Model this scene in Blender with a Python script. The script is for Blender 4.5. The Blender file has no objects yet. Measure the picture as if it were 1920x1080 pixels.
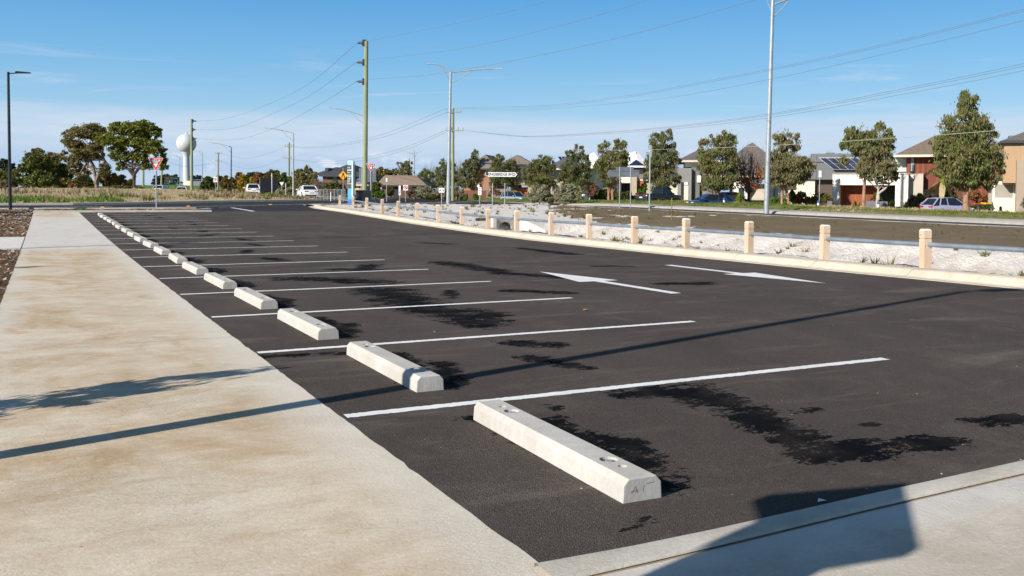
import bpy, bmesh, math, random
from mathutils import Vector, Matrix, noise
R = math.radians
random.seed(7)
SC = bpy.context.scene
COL = SC.collection
# ------------------------------------------------------------------ camera
YAW, PITCH, ROLL, FPX, CYP, CAMH = 0.46776420, 0.04005436, 0.00655256, 1736.346, 427.195, 1.55
RH = Vector((math.cos(YAW), -math.sin(YAW), 0)); FH = Vector((math.sin(YAW), math.cos(YAW), 0))
FW = FH * math.cos(PITCH) + Vector((0, 0, -math.sin(PITCH)))
UP0 = RH.cross(FW)
RT = RH * math.cos(ROLL) + UP0 * math.sin(ROLL)
UPV = UP0 * math.cos(ROLL) - RH * math.sin(ROLL)
CAM = Vector((0, 0, CAMH))
cd = bpy.data.cameras.new('camera'); cam = bpy.data.objects.new('camera', cd); COL.objects.link(cam)
cam.matrix_world = Matrix(((RT.x, UPV.x, -FW.x, 0), (RT.y, UPV.y, -FW.y, 0), (RT.z, UPV.z, -FW.z, CAMH), (0, 0, 0, 1)))
cd.sensor_width = 36; cd.lens = FPX / 1920 * 36; cd.shift_y = -(540 - CYP) / 1920
cd.clip_start = .05; cd.clip_end = 5000
cd.dof.use_dof = True; cd.dof.focus_distance = 7.5; cd.dof.aperture_fstop = 10.
SC.camera = cam

def ray(px, py):
    return FW + RT * ((px - 960) / FPX) - UPV * ((py - CYP) / FPX)
def uvz(px, py):
    d = ray(px, py); h = d.dot(FH)
    return d.dot(RH) / h, d.z / h
def P(px, py, D):                       # point seen at a pixel of the survey photo, at horizontal distance D
    u, v = uvz(px, py)
    return FH * D + RH * (D * u) + Vector((0, 0, CAMH + D * v))
def sm(a, b, x):
    t = max(0., min(1., (x - a) / (b - a))); return t * t * (3 - 2 * t)
def prof(Y):                            # gentle dish of the ground along Y
    Y = min(Y, 112.); d = max(0., Y - 6.); d2 = min(d, 36.)
    return -.0088 * Y + .000231101 * (d2 * d2 + 72. * (d - d2))
def at(px, py, dz=0.):                  # where a pixel's ray meets the ground profile
    d = ray(px, py); t = .5
    while t < 700:
        p = CAM + d * t
        if p.z < prof(p.y) + dz: break
        t += .5
    lo, hi = t - .5, t
    for _ in range(30):
        m = (lo + hi) / 2; p = CAM + d * m
        if p.z < prof(p.y) + dz: hi = m
        else: lo = m
    return CAM + d * hi

# ------------------------------------------------------------------ objects
def tag(o, label=None, cat=None, group=None, kind=None):
    if label: o['label'] = label
    if cat: o['category'] = cat
    if group: o['group'] = group
    if kind: o['kind'] = kind
    return o
def thing(name, label, cat, loc=(0, 0, 0), rz=0., group=None):
    o = bpy.data.objects.new(name, None); COL.objects.link(o)
    o.location = loc; o.rotation_euler = (0, 0, rz); o.empty_display_size = .2
    return tag(o, label, cat, group)
def copy_tree(o, parent=None):
    c = o.copy(); COL.objects.link(c); c.parent = parent
    for ch in list(o.children): copy_tree(ch, c)
    return c

class MB:
    def __init__(s): s.v = []; s.f = []; s.m = []
    def add(s, vs, fs, mi=0):
        b = len(s.v); s.v += [tuple(v) for v in vs]
        for f in fs: s.f.append(tuple(b + i for i in f)); s.m.append(mi)
        return s
    def box(s, x0, x1, y0, y1, z0, z1, mi=0, mat=None):
        vs = [Vector((x, y, z)) for z in (z0, z1) for y in (y0, y1) for x in (x0, x1)]
        if mat is not None: vs = [mat @ v for v in vs]
        return s.add(vs, [(0, 2, 3, 1), (4, 5, 7, 6), (0, 1, 5, 4), (2, 6, 7, 3), (0, 4, 6, 2), (1, 3, 7, 5)], mi)
    def tube(s, pts, rad, n=8, mi=0, cap=True):
        pts = [Vector(p) for p in pts]; k = len(pts)
        if not isinstance(rad, (list, tuple)): rad = [rad] * k
        vs = []; a = None
        for i, p in enumerate(pts):
            t = (pts[min(i + 1, k - 1)] - pts[max(i - 1, 0)])
            t = t.normalized() if t.length > 1e-9 else Vector((0, 0, 1))
            if a is None:
                a = t.orthogonal().normalized()
            else:
                a = a - t * a.dot(t)
                a = a.normalized() if a.length > 1e-6 else t.orthogonal().normalized()
            b = t.cross(a)
            for j in range(n):
                w = 2 * math.pi * j / n
                vs.append(p + (a * math.cos(w) + b * math.sin(w)) * rad[i])
        fs = [(i * n + j, i * n + (j + 1) % n, (i + 1) * n + (j + 1) % n, (i + 1) * n + j) for i in range(k - 1) for j in range(n)]
        if cap: fs += [tuple(range(n))[::-1], tuple((k - 1) * n + j for j in range(n))]
        return s.add(vs, fs, mi)
    def lathe(s, prf, n=16, mi=0, c=(0, 0, 0)):
        return s.tube([(c[0], c[1], c[2] + z) for r, z in prf], [max(r, 1e-4) for r, z in prf], n, mi)
    def prism(s, poly, t0, t1, ax='y', mi=0, mat=None):   # polygon extruded along an axis
        def q(a, b, t):
            v = Vector((a, t, b)) if ax == 'y' else (Vector((a, b, t)) if ax == 'z' else Vector((t, a, b)))
            return mat @ v if mat is not None else v
        n = len(poly)
        vs = [q(a, b, t0) for a, b in poly] + [q(a, b, t1) for a, b in poly]
        return s.add(vs, [tuple(range(n)), tuple(range(2 * n - 1, n - 1, -1))] + [(i, n + i, n + (i + 1) % n, (i + 1) % n) for i in range(n)], mi)
    def build(s, name, mats, parent=None, smooth=False, bevel=0., loc=None):
        me = bpy.data.meshes.new(name); me.from_pydata(s.v, [], s.f)
        if not isinstance(mats, (list, tuple)): mats = [mats]
        for m in mats: me.materials.append(m)
        if len(mats) > 1: me.polygons.foreach_set('material_index', s.m)
        bm = bmesh.new(); bm.from_mesh(me)
        if len(s.f) < 4000: bmesh.ops.recalc_face_normals(bm, faces=bm.faces)
        if bevel > 0:
            bmesh.ops.bevel(bm, geom=[e for e in bm.edges if len(e.link_faces) == 2 and e.calc_face_angle(0) > .6], offset=bevel, segments=2, profile=.7, affect='EDGES', clamp_overlap=True)
        bm.to_mesh(me); bm.free()
        if smooth:
            me.polygons.foreach_set('use_smooth', [True] * len(me.polygons))
            me.set_sharp_from_angle(angle=R(40))
        o = bpy.data.objects.new(name, me); COL.objects.link(o)
        if parent is not None: o.parent = parent
        if loc is not None: o.location = loc
        return o
def text_mesh(body, size, depth=.004):
    cu = bpy.data.curves.new('lettering', 'FONT'); cu.body = body; cu.size = size; cu.align_x = 'CENTER'; cu.align_y = 'CENTER'; cu.extrude = depth; cu.offset = size * .022
    o = bpy.data.objects.new('tmp_text', cu); COL.objects.link(o)
    bpy.context.view_layer.update()
    me = bpy.data.meshes.new_from_object(o.evaluated_get(bpy.context.evaluated_depsgraph_get()))
    bpy.data.objects.remove(o); me.name = 'lettering'
    return me
def lettering(body, size, mat, parent, loc, sx=1., name='lettering'):
    me = text_mesh(body, size); me.materials.clear(); me.materials.append(mat)
    o = bpy.data.objects.new(name, me); COL.objects.link(o); o.parent = parent
    o.location = loc; o.rotation_euler = (R(90), 0, 0); o.scale = (sx, 1, 1)
    return o

# ------------------------------------------------------------------ materials
class NT:
    def __init__(s, name):
        s.mat = bpy.data.materials.new(name); s.mat.use_nodes = True; s.t = s.mat.node_tree; s.t.nodes.clear()
        s.out = s.n('ShaderNodeOutputMaterial')
    def n(s, typ, ins=None, **kw):
        nd = s.t.nodes.new(typ)
        for k, v in kw.items(): setattr(nd, k, v)
        for k, v in (ins or {}).items(): s.set(nd.inputs[k], v)
        return nd
    def set(s, sock, v):
        if isinstance(v, bpy.types.NodeSocket): s.t.links.new(v, sock)
        else:
            if hasattr(sock, 'default_value') and not isinstance(v, (int, float)) and len(sock.default_value) == 4 and len(v) == 3: v = (*v, 1)
            sock.default_value = v
    def math(s, op, a, b=0., c=0., clamp=False):
        nd = s.n('ShaderNodeMath', operation=op, use_clamp=clamp)
        s.set(nd.inputs[0], a); s.set(nd.inputs[1], b); s.set(nd.inputs[2], c); return nd.outputs[0]
    def ss(s, v, a, b, lo=0., hi=1.):
        nd = s.n('ShaderNodeMapRange', interpolation_type='SMOOTHSTEP')
        for k, x in zip(range(5), (v, a, b, lo, hi)): s.set(nd.inputs[k], x)
        return nd.outputs[0]
    def noise(s, vec, scale, detail=4., rough=.55, dist=0.):
        return s.n('ShaderNodeTexNoise', {'Vector': vec, 'Scale': scale, 'Detail': detail, 'Roughness': rough, 'Distortion': dist}).outputs[0]
    def mix(s, f, a, b, bt='MIX'):
        nd = s.n('ShaderNodeMix', data_type='RGBA', blend_type=bt)
        s.set(nd.inputs[0], f); s.set(nd.inputs[6], a); s.set(nd.inputs[7], b); return nd.outputs[2]
    def mapped(s, vec, sc, rot=(0, 0, 0)):
        return s.n('ShaderNodeMapping', {'Vector': vec, 'Scale': sc, 'Rotation': rot}).outputs[0]
    def obj(s): return s.n('ShaderNodeTexCoord').outputs['Object']
    def bump(s, h, strength=.3, dist=.01):
        return s.n('ShaderNodeBump', {'Height': h, 'Strength': strength, 'Distance': dist}).outputs[0]
    def bsdf(s, col, rough=.6, metal=0., normal=None, spec=.5, **kw):
        ins = {'Base Color': col, 'Roughness': rough, 'Metallic': metal, 'Specular IOR Level': spec}
        ins.update(kw)
        if normal is not None: ins['Normal'] = normal
        b = s.n('ShaderNodeBsdfPrincipled', ins)
        s.t.links.new(b.outputs[0], s.out.inputs[0]); return b
_mc = {}
def M(name, col, rough=.65, var=.12, scale=4., bump=0., bscale=40., metal=0., spec=.4, stretch=(1, 1, 1), coat=0.):
    if name in _mc: return _mc[name]
    m = NT(name); v = m.mapped(m.obj(), stretch)
    n1 = m.noise(v, scale, 5, .6)
    f = m.ss(n1, .3, .7)
    c0 = tuple(c * (1 - var) for c in col); c1 = tuple(min(1, c * (1 + var)) for c in col)
    c = m.mix(f, c0, c1)
    nm = m.bump(m.noise(v, bscale, 3), bump, .02) if bump else None
    kw = {'Coat Weight': coat, 'Coat Roughness': .08} if coat else {}
    m.bsdf(c, rough, metal, nm, spec, **kw)
    _mc[name] = m.mat; return m.mat
def leafmat(name, c1, c2, c3, trans=.3):
    m = NT(name)
    r = m.n('ShaderNodeNewGeometry').outputs['Random Per Island']
    big = m.noise(m.obj(), .55, 3)
    c = m.mix(r, c1, c2); c = m.mix(m.ss(m.math('ADD', m.math('MULTIPLY', r, .45), m.math('MULTIPLY', big, .8)), .5, .8), c, c3)
    d = m.n('ShaderNodeBsdfPrincipled', {'Base Color': c, 'Roughness': .55, 'Specular IOR Level': .35})
    t = m.n('ShaderNodeBsdfTranslucent', {'Color': m.mix(.5, c, (c2[0] * 1.3, c2[1] * 1.3, c2[2] * .7))})
    x = m.n('ShaderNodeMixShader', {0: trans, 1: d.outputs[0], 2: t.outputs[0]})
    m.t.links.new(x.outputs[0], m.out.inputs[0]); return m.mat
# ------------------------------------------------------------------ light and sky
SUN_TRAVEL = Vector((.96, .281, 0)).normalized() * math.cos(R(27.8)) + Vector((0, 0, -math.sin(R(27.8))))
sl = bpy.data.lights.new('sun', 'SUN'); so = bpy.data.objects.new('sun', sl); COL.objects.link(so)
sl.energy = 4.6; sl.angle = R(.5); sl.color = (1., .945, .86)
so.rotation_euler = SUN_TRAVEL.to_track_quat('-Z', 'Y').to_euler(); so.location = (-40, -20, 40)
w = bpy.data.worlds.new('World'); SC.world = w; w.use_nodes = True
t = w.node_tree; t.nodes.clear()
class WT(NT):
    def __init__(s): s.t = t
wn = WT()
sky = wn.n('ShaderNodeTexSky', sky_type='NISHITA', sun_disc=False, sun_elevation=R(27.8), sun_rotation=math.atan2(-SUN_TRAVEL.x, -SUN_TRAVEL.y), altitude=20., air_density=1.0, dust_density=.35, ozone_density=2.2)
gen = wn.n('ShaderNodeTexCoord').outputs['Generated']
sep = wn.n('ShaderNodeSeparateXYZ', {0: gen}); gz_ = sep.outputs[2]
hs = wn.n('ShaderNodeHueSaturation', {'Hue': .496, 'Saturation': 1.12, 'Value': 1.0, 'Color': sky.outputs[0]}).outputs[0]
# high pale cloud bank low over the horizon, streaks of cirrus, small cumulus
wide = wn.noise(wn.mapped(gen, (2.2, 2.2, 26.)), 1.6, 6, .55, .3)
fine = wn.noise(wn.mapped(gen, (7., 7., 60.)), 2.0, 7, .6, .5)
edge = wn.math('ADD', gz_, wn.math('MULTIPLY', wn.math('SUBTRACT', wide, .5), .02))
bank = wn.ss(edge, .087, .066)
band = wn.math('MULTIPLY', bank, wn.math('ADD', .62, wn.math('MULTIPLY', wn.ss(fine, .3, .7), .38)))
dark = wn.math('MULTIPLY', wn.ss(edge, .052, .022), wn.ss(wide, .35, .62))
cumn = wn.noise(wn.mapped(gen, (16., 16., 38.)), 1.0, 7, .6, .2)
cum = wn.math('MULTIPLY', wn.ss(cumn, .56, .70), wn.math('MULTIPLY', wn.ss(gz_, .050, .034), wn.ss(gz_, .008, .022)))
cirn = wn.noise(wn.mapped(gen, (3.2, 3.2, 34.), (0, .06, .12)), 1.3, 8, .62, .9)
cir = wn.math('MULTIPLY', wn.ss(cirn, .52, .74), wn.math('MULTIPLY', wn.ss(gz_, .165, .10), .5))
ramp = wn.n('ShaderNodeValToRGB', {0: gz_}); cr_ = ramp.color_ramp
for i, (p_, c_) in enumerate(((0., (.42, .60, .82)), (.085, (.32, .59, .86)), (.13, (.20, .50, .83)), (.20, (.095, .375, .77)), (.45, (.085, .165, .30)), (1., (.06, .11, .20)))):
    e_ = cr_.elements[i] if i < 2 else cr_.elements.new(p_)
    e_.position = p_; e_.color = (*[x * 8.6 for x in c_], 1)
hs = wn.mix(.82, hs, ramp.outputs[0])
c = wn.mix(cir, hs, (5.6, 6.4, 7.6))
c = wn.mix(wn.math('MULTIPLY', band, .9), c, (5.4, 6.3, 7.5))
c = wn.mix(wn.math('MULTIPLY', dark, .85), c, (3.4, 4.9, 7.0))
c = wn.mix(wn.math('MULTIPLY', cum, .8), c, (7.4, 7.7, 8.4))
bg = wn.n('ShaderNodeBackground', {'Color': c, 'Strength': .08})
wo = wn.n('ShaderNodeOutputWorld'); t.links.new(bg.outputs[0], wo.inputs[0])
SC.view_settings.view_transform = 'Standard'; SC.view_settings.look = 'None'
SC.view_settings.exposure = .55; SC.view_settings.gamma = 1

# ------------------------------------------------------------------ ground materials
def mat_asphalt(name, base, wet=False, warm=1.):
    m = NT(name); o = m.obj()
    big = m.noise(m.mapped(o, (.35, .12, 1)), 1.4, 6, .62, .6)
    mid = m.noise(m.mapped(o, (1., .5, 1)), 2.1, 6, .65)
    grit = m.noise(o, 95., 3, .7)
    vor = m.n('ShaderNodeTexVoronoi', {'Vector': o, 'Scale': 130.}).outputs[0]
    c = m.mix(m.ss(big, .3, .72), tuple(b * .82 for b in base), tuple(b * 1.18 for b in base))
    c = m.mix(m.math('MULTIPLY', m.ss(mid, .50, .75), .5), c, (base[0] * 1.8, base[1] * 1.72, base[2] * 1.6))
    c = m.mix(m.ss(grit, .35, .70, 0, .8), c, tuple(b * .35 for b in base))
    c = m.mix(m.ss(m.noise(o, 42., 3, .65), .52, .72, 0, .45), c, (base[0] * 1.6, base[1] * 1.6, base[2] * 1.6))
    dust = m.noise(m.mapped(o, (.22, .8, 1)), 1.7, 7, .68, .8)
    c = m.mix(m.ss(dust, .5, .76, 0, .55), c, (base[0] * 2.2, base[1] * 2.25, base[2] * 2.2))
    scuff = m.noise(m.mapped(o, (.5, 5., 1), (0, 0, .5)), 1.5, 6, .7, .5)
    c = m.mix(m.ss(scuff, .60, .72, 0, .35), c, (base[0] * 2., base[1] * 1.95, base[2] * 1.85))
    stone = m.n('ShaderNodeTexVoronoi', {'Vector': o, 'Scale': 11.})
    st = m.math('MULTIPLY', m.ss(stone.outputs[0], .075, .045), m.ss(m.n('ShaderNodeSeparateColor', {0: stone.outputs[1]}).outputs[0], .80, .84))
    c = m.mix(m.math('MULTIPLY', st, .7), c, (.34, .30, .26))
    rough = .9; spec = .12
    h = m.math('ADD', m.math('MULTIPLY', grit, .6), m.math('MULTIPLY', vor, .5))
    if wet:
        # tyre-polished lane and dusty drag marks
        a = m.n('ShaderNodeAttribute', attribute_name='wet').outputs['Fac']
        n1 = m.noise(m.mapped(o, (1., 1.5, 1)), 2.6, 2, .5); n2 = m.noise(m.mapped(o, (1., 1.7, 1)), 9., 6, .68)
        f = m.math('ADD', m.math('MULTIPLY', m.math('SUBTRACT', n1, .5), 1.7), m.math('ADD', m.math('MULTIPLY', m.math('SUBTRACT', n2, .5), 2.3), m.math('MULTIPLY', m.math('SUBTRACT', m.noise(m.mapped(o, (1., 1.6, 1)), 26., 4, .65), .5), 1.5)))
        f = m.math('ADD', a, m.math('MULTIPLY', f, m.ss(a, .02, .35)))
        wf = m.ss(f, .42, .51)
        c = m.mix(m.math('MULTIPLY', wf, m.ss(m.noise(o, 3.2, 4, .6), .3, .6, .72, .96)), c, (.0022, .0026, .0042))
        spec = m.math('SUBTRACT', .12, m.math('MULTIPLY', wf, .085))
    m.bsdf(c, rough, 0, m.bump(h, 1., .010), spec); return m.mat
def mat_concrete(name, a, b, stain, sscale=(1.1, .35, 1), broom=.25, amount=.75, pale=False):
    m = NT(name); w0 = m.obj(); o = m.n('ShaderNodeVectorMath', {0: w0, 1: m.n('ShaderNodeCombineXYZ', {0: m.math('MULTIPLY', m.n('ShaderNodeObjectInfo').outputs['Random'], 37.), 1: 0., 2: 0.}).outputs[0]}, operation='ADD').outputs[0]
    big = m.noise(m.mapped(o, sscale), 1.2, 7, .66, .9)
    mid = m.noise(m.mapped(o, (.9, 1.7, 1)), 1.9, 6, .62, .5)
    fine = m.noise(o, 42., 4, .7)
    c = m.mix(m.ss(mid, .3, .7), a, b)
    c = m.mix(m.math('MULTIPLY', m.ss(big, .40, .70), amount), c, stain)
    rust = m.noise(m.mapped(o, (1.2, 2.6, 1)), 2.3, 4, .6, .4)
    c = m.mix(m.math('MULTIPLY', m.ss(rust, .62, .74), .35), c, (stain[0] * 1.02, stain[1] * .86, stain[2] * .66))
    med = m.noise(m.mapped(o, (2.2, 5., 1)), 2.6, 6, .72, .6)
    c = m.mix(m.ss(med, .5, .72, 0, .5), c, tuple(min(1, x * 1.12) for x in b)); c = m.mix(m.ss(med, .46, .30, 0, .35), c, tuple(x * .92 for x in stain))
    c = m.mix(m.ss(fine, .35, .75, 0, .2), c, tuple(x * .65 for x in stain))
    pit = m.n('ShaderNodeTexVoronoi', {'Vector': o, 'Scale': 4.5})
    pf = m.math('MULTIPLY', m.ss(pit.outputs[0], .05, .03), m.ss(m.n('ShaderNodeSeparateColor', {0: pit.outputs[1]}).outputs[0], .86, .9))
    c = m.mix(m.math('MULTIPLY', pf, .6), c, tuple(x * .3 for x in stain))
    if pale == 'y':
        yy = m.math('ADD', m.n('ShaderNodeSeparateXYZ', {0: w0}).outputs[1], m.math('MULTIPLY', m.math('SUBTRACT', mid, .5), .35)); c = m.mix(m.math('MULTIPLY', m.ss(yy, 2.9, 3.22), .75), c, (.72, .68, .62))
    elif pale:
        xx = m.math('ADD', m.n('ShaderNodeSeparateXYZ', {0: w0}).outputs[0], m.math('MULTIPLY', m.math('SUBTRACT', big, .5), .9))
        c = m.mix(m.math('MULTIPLY', m.ss(xx, 1.25, 1.8), .7), c, (.66, .61, .53)); c = m.mix(m.math('MULTIPLY', m.ss(xx, -.15, -.55), .55), c, (.64, .585, .50))
    swirl = m.noise(m.mapped(o, (16, 70, 1)), 1., 3, .6, 1.8)
    patch = m.ss(m.noise(o, .9, 3), .42, .66)
    h = m.math('ADD', m.math('MULTIPLY', m.math('MULTIPLY', swirl, patch), 1.4), m.math('MULTIPLY', fine, .5))
    m.bsdf(c, .85, 0, m.bump(h, broom, .016), .2); return m.mat
def mat_soil(name, c1, c2, c3, scale=1.2, bump=.6, bscale=9.):
    m = NT(name); o = m.obj()
    n1 = m.noise(o, scale, 7, .65, .4); n2 = m.noise(o, scale * 9, 5, .7); n3 = m.noise(o, scale * .3, 4, .6)
    c = m.mix(m.ss(n1, .32, .68), c1, c2)
    c = m.mix(m.math('MULTIPLY', m.ss(n3, .5, .7), .7), c, c3)
    c = m.mix(m.ss(n2, .35, .75, 0, .35), c, tuple(x * .55 for x in c1))
    m.bsdf(c, .95, 0, m.bump(m.math('ADD', n2, m.noise(o, bscale, 6, .7)), bump, .08), .2); return m.mat
ASPH = mat_asphalt('new_asphalt', (.097, .079, .0675), True)
ROAD = mat_asphalt('road_asphalt', (.040, .039, .041))
ROAD2 = mat_asphalt('old_road_asphalt', (.085, .085, .09))
PATHC = mat_concrete('path_concrete', (.56, .465, .345), (.67, .585, .465), (.44, .295, .155), (.8, .5, 1), .45, .85, pale=True)
PATHL = mat_concrete('pale_path_concrete', (.60, .56, .51), (.66, .62, .57), (.50, .43, .35), amount=.4)
APRON = mat_concrete('apron_concrete', (.50, .445, .375), (.58, .525, .45), (.42, .35, .27), broom=.5, amount=.55, pale='y')
EDGEC = mat_concrete('edge_concrete', (.50, .465, .405), (.58, .54, .475), (.40, .35, .28), (1, 1, 1), .35, .6)
KERBC = mat_concrete('cream_kerb_concrete', (.58, .505, .40), (.65, .575, .47), (.47, .38, .27), (1, 1, 1), .2, .5)
KERBG = mat_concrete('grey_kerb_concrete', (.42, .38, .33), (.50, .46, .41), (.33, .29, .24), (1, 1, 1), .2, .5)
SAND = mat_soil('pale_sand', (.70, .64, .585), (.80, .745, .69), (.50, .40, .30), 1.1, 1., 5.)
SOIL = mat_soil('brown_soil', (.16, .115, .068), (.21, .155, .095), (.15, .125, .055), .5, .7, 8.)
MULCH = mat_soil('mulch', (.17, .095, .05), (.26, .16, .09), (.10, .06, .035), 5., 1., 30.)
DRY = mat_soil('dry_grass_ground', (.42, .32, .19), (.50, .39, .23), (.20, .22, .06), .22, .8, 4.)
VERGE = mat_soil('verge_turf', (.19, .185, .05), (.27, .21, .095), (.13, .19, .03), .35, .8, 6.)
PARK = mat_soil('park_turf', (.10, .15, .025), (.15, .19, .04), (.22, .18, .08), .1, .6, 3.)
def mat_paint():
    m = NT('road_paint'); o = m.obj(); g = m.noise(o, 70., 4, .7); b_ = m.noise(o, 2.2, 5, .65); k = m.noise(o, 14., 5, .7)
    c = m.mix(m.ss(b_, .3, .7), (.72, .71, .68), (.82, .82, .80)); c = m.mix(m.ss(m.math('ADD', m.math('MULTIPLY', g, .6), m.math('MULTIPLY', k, .5)), .62, .74, 0, .75), c, (.16, .145, .13))
    m.bsdf(c, .65, 0, m.bump(g, .6, .006), .25); return m.mat
PAINT = mat_paint()
PAINTW = M('worn_paint', (.62, .62, .60), .6, .2, 9)

def grid(name, rows, mat, kind='structure', smooth=True, attr=None, parent=None):
    n = len(rows[0]); vs = [tuple(p) for r in rows for p in r]
    fs = [(i * n + j, i * n + j + 1, (i + 1) * n + j + 1, (i + 1) * n + j) for i in range(len(rows) - 1) for j in range(n - 1)]
    me = bpy.data.meshes.new(name); me.from_pydata(vs, [], fs); me.materials.append(mat)
    me.update()
    if me.polygons[0].normal.z < 0: me.flip_normals()
    if smooth: me.polygons.foreach_set('use_smooth', [True] * len(me.polygons))
    if attr:
        a = me.attributes.new(attr[0], 'FLOAT', 'POINT'); a.data.foreach_set('value', [attr[1](v[0], v[1]) for v in vs])
    o = bpy.data.objects.new(name, me); COL.objects.link(o)
    if parent: o.parent = parent
    if kind: o['kind'] = kind
    return o
def lerp_tab(tab, y):
    if y <= tab[0][0]: return tab[0][1]
    for (a, va), (b, vb) in zip(tab, tab[1:]):
        if y <= b: return va + (vb - va) * (y - a) / (b - a)
    return tab[-1][1]
def frange(a, b, s):
    n = max(1, int(round((b - a) / s))); return [a + (b - a) * i / n for i in range(n + 1)]
PX = 1.85                                # footpath / asphalt joint
KX = [(-20, 15.0), (9, 15.0), (20, 14.85), (28, 14.8), (34, 15.15), (37.5, 15.45), (43.5, 15.9), (50, 16.5), (59, 17.4), (68.5, 17.95), (72, 18.6)]
kx = lambda y: lerp_tab(KX, y)

# wet marks: segments (x0,y0,x1,y1,radius) on the asphalt
def G(a, b): p = at(a, b); return p.x, p.y
WET = []
for a, b, c_, d_, r_ in [(1190, 738, 1330, 728, .16), (1290, 735, 1390, 770, .20), (1390, 770, 1470, 805, .17), (1440, 800, 1560, 840, .17), (1530, 856, 1620, 850, .14), (1590, 845, 1770, 828, .14), (1840, 790, 1930, 786, .12),
                         (720, 545, 790, 575, .42), (790, 580, 900, 603, .30), (955, 642, 1050, 648, .15), (985, 668, 1085, 688, .12), (560, 522, 700, 528, .40), (830, 492, 930, 508, .30), (940, 512, 1060, 520, .25),
                         (960, 545, 1060, 549, .18), (1250, 532, 1330, 531, .22), (975, 465, 1075, 477, .25), (1120, 499, 1178, 499, .16), (795, 455, 845, 458, .22), (1155, 988, 1180, 988, .035), (1208, 977, 1222, 978, .04), (505, 668, 560, 666, .10), (610, 662, 650, 662, .10),
                         (1600, 800, 1640, 795, .05), (1500, 770, 1530, 768, .05), (640, 505, 690, 507, .25), (820, 580, 870, 583, .3), (1020, 760, 1050, 765, .05), (870, 785, 890, 786, .06)]:
    WET.append((*G(a, b), *G(c_, d_), r_))
STOP0, BAYW = 3.88, 2.985
for k in range(18):
    y0 = STOP0 + BAYW * k; q = random.Random(k)
    WET.append((2.95, y0 + .15, 3.02 + .1 * q.random(), y0 + 1.75, .13))
    WET.append((3.1, y0 + .3, 3.12 + .2 * q.random(), y0 + 1.1, .09 + .06 * q.random()))
    WET.append((2.62, y0 + .3, 2.62, y0 + 1.6, .035))
    if k > 1:
        x = 4.6 + 1.6 * q.random(); WET.append((x, y0 + .2, x + .9 * q.random() - .2, y0 + 1.2, .10 + .14 * q.random()))
def wet(x, y):
    best = 0.
    for (x0, y0, x1, y1, r) in WET:
        if min(x0, x1) - 2 * r > x or max(x0, x1) + 2 * r < x or min(y0, y1) - 2 * r > y or max(y0, y1) + 2 * r < y: continue
        dx, dy = x1 - x0, y1 - y0; l = dx * dx + dy * dy
        u = 0 if l < 1e-9 else max(0, min(1, ((x - x0) * dx + (y - y0) * dy) / l))
        d = math.hypot(x - x0 - u * dx, y - y0 - u * dy)
        best = max(best, 1 - d / (2 * r))
    return best
Ys = frange(3.35, 10, .06) + frange(10, 20, .12)[1:] + frange(20, 62, .4)[1:]
rows = []
for y in Ys:
    k = kx(y); rows.append([(PX + (k - PX) * i / 130, y, prof(y)) for i in range(131)])
car_park = grid('car_park', rows, ASPH, attr=('wet', wet))
# the rest of the asphalt runs straight into the cross road
FK = [(-140, 62.), (-60, 70.), (-3, 78.6), (2.1, 79.4), (7, 83.2), (15.2, 90.5), (24.4, 96.3), (29.6, 101.), (36, 108.), (44, 122.)]
fk = lambda x: lerp_tab(FK, x)
rows = []
for x in frange(-140, 44, 2.):
    ya = 55. if x > -2 else 55. - .12 * (-2 - x); yb = fk(x); rows.append([(x, ya + (yb - ya) * i / 20, prof(ya + (yb - ya) * i / 20) - .012) for i in range(21)])
grid('cross_road', rows, ROAD)
def slab(name, poly, z0, z1, mat, kind='structure', parent=None):
    m = MB(); m.prism([(x, y) for x, y in poly], z0, z1, 'z'); o = m.build(name, mat, parent); 
    if kind: o['kind'] = kind
    return o
# base ground to the horizon
grid('ground', [[(x, y, -1.7) for x in (-2500, -300, 0, 300, 2500)] for y in (-2500, -300, 0, 300, 2500)], DRY)
# footpath panels with grooves between them
def sheet(name, x0, x1, y0, y1, dz, mat, sx=.6, sy=1., zf=None, kind='structure', noise_amp=0., parent=None):
    zf = zf or (lambda x, y: prof(y))
    rows = [[(x, y, zf(x, y) + dz + (noise_amp * noise.noise(Vector((x * .7, y * .7, 3.))) if noise_amp else 0)) for x in frange(x0, x1, sx)] for y in frange(y0, y1, sy)]
    return grid(name, rows, mat, kind=kind, parent=parent)
grid('footpath_base', [[(x, y, prof(y) - .03) for x in (-.58, 1.85)] for y in frange(-6, 61.5, 1.)], M('joint_grime', (.30, .26, .20)))
joints = [-6, 10.47, 16.6, 22.3, 28.0, 40.6, 53.5, 61.3]
for i, (a, b) in enumerate(zip(joints, joints[1:])):
    g = .004 if b < 27 else .012
    ys_ = frange(a + g, b - g, .12); rows = []
    for y in ys_:
        xr = 1.85 + .014 * noise.noise(Vector((1, y * 2.2, 0))) + .012 * noise.noise(Vector((4, y * 9., 0))); xl = -.576 + .012 * noise.noise(Vector((8, y * 2., 0)))
        rows.append([(xl + (xr - xl) * k / 4, y, prof(y) + .004) for k in range(5)])
    grid('footpath', rows, PATHL if 27 < a < 50 else PATHC)
sheet('side_path', -14, -.60, 28.4, 35.3, .002, APRON, 2, 1)
sheet('mulch_bed', -16, -.585, -4, 61.3, -.02, MULCH, .25, .5, noise_amp=.025)
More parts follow.
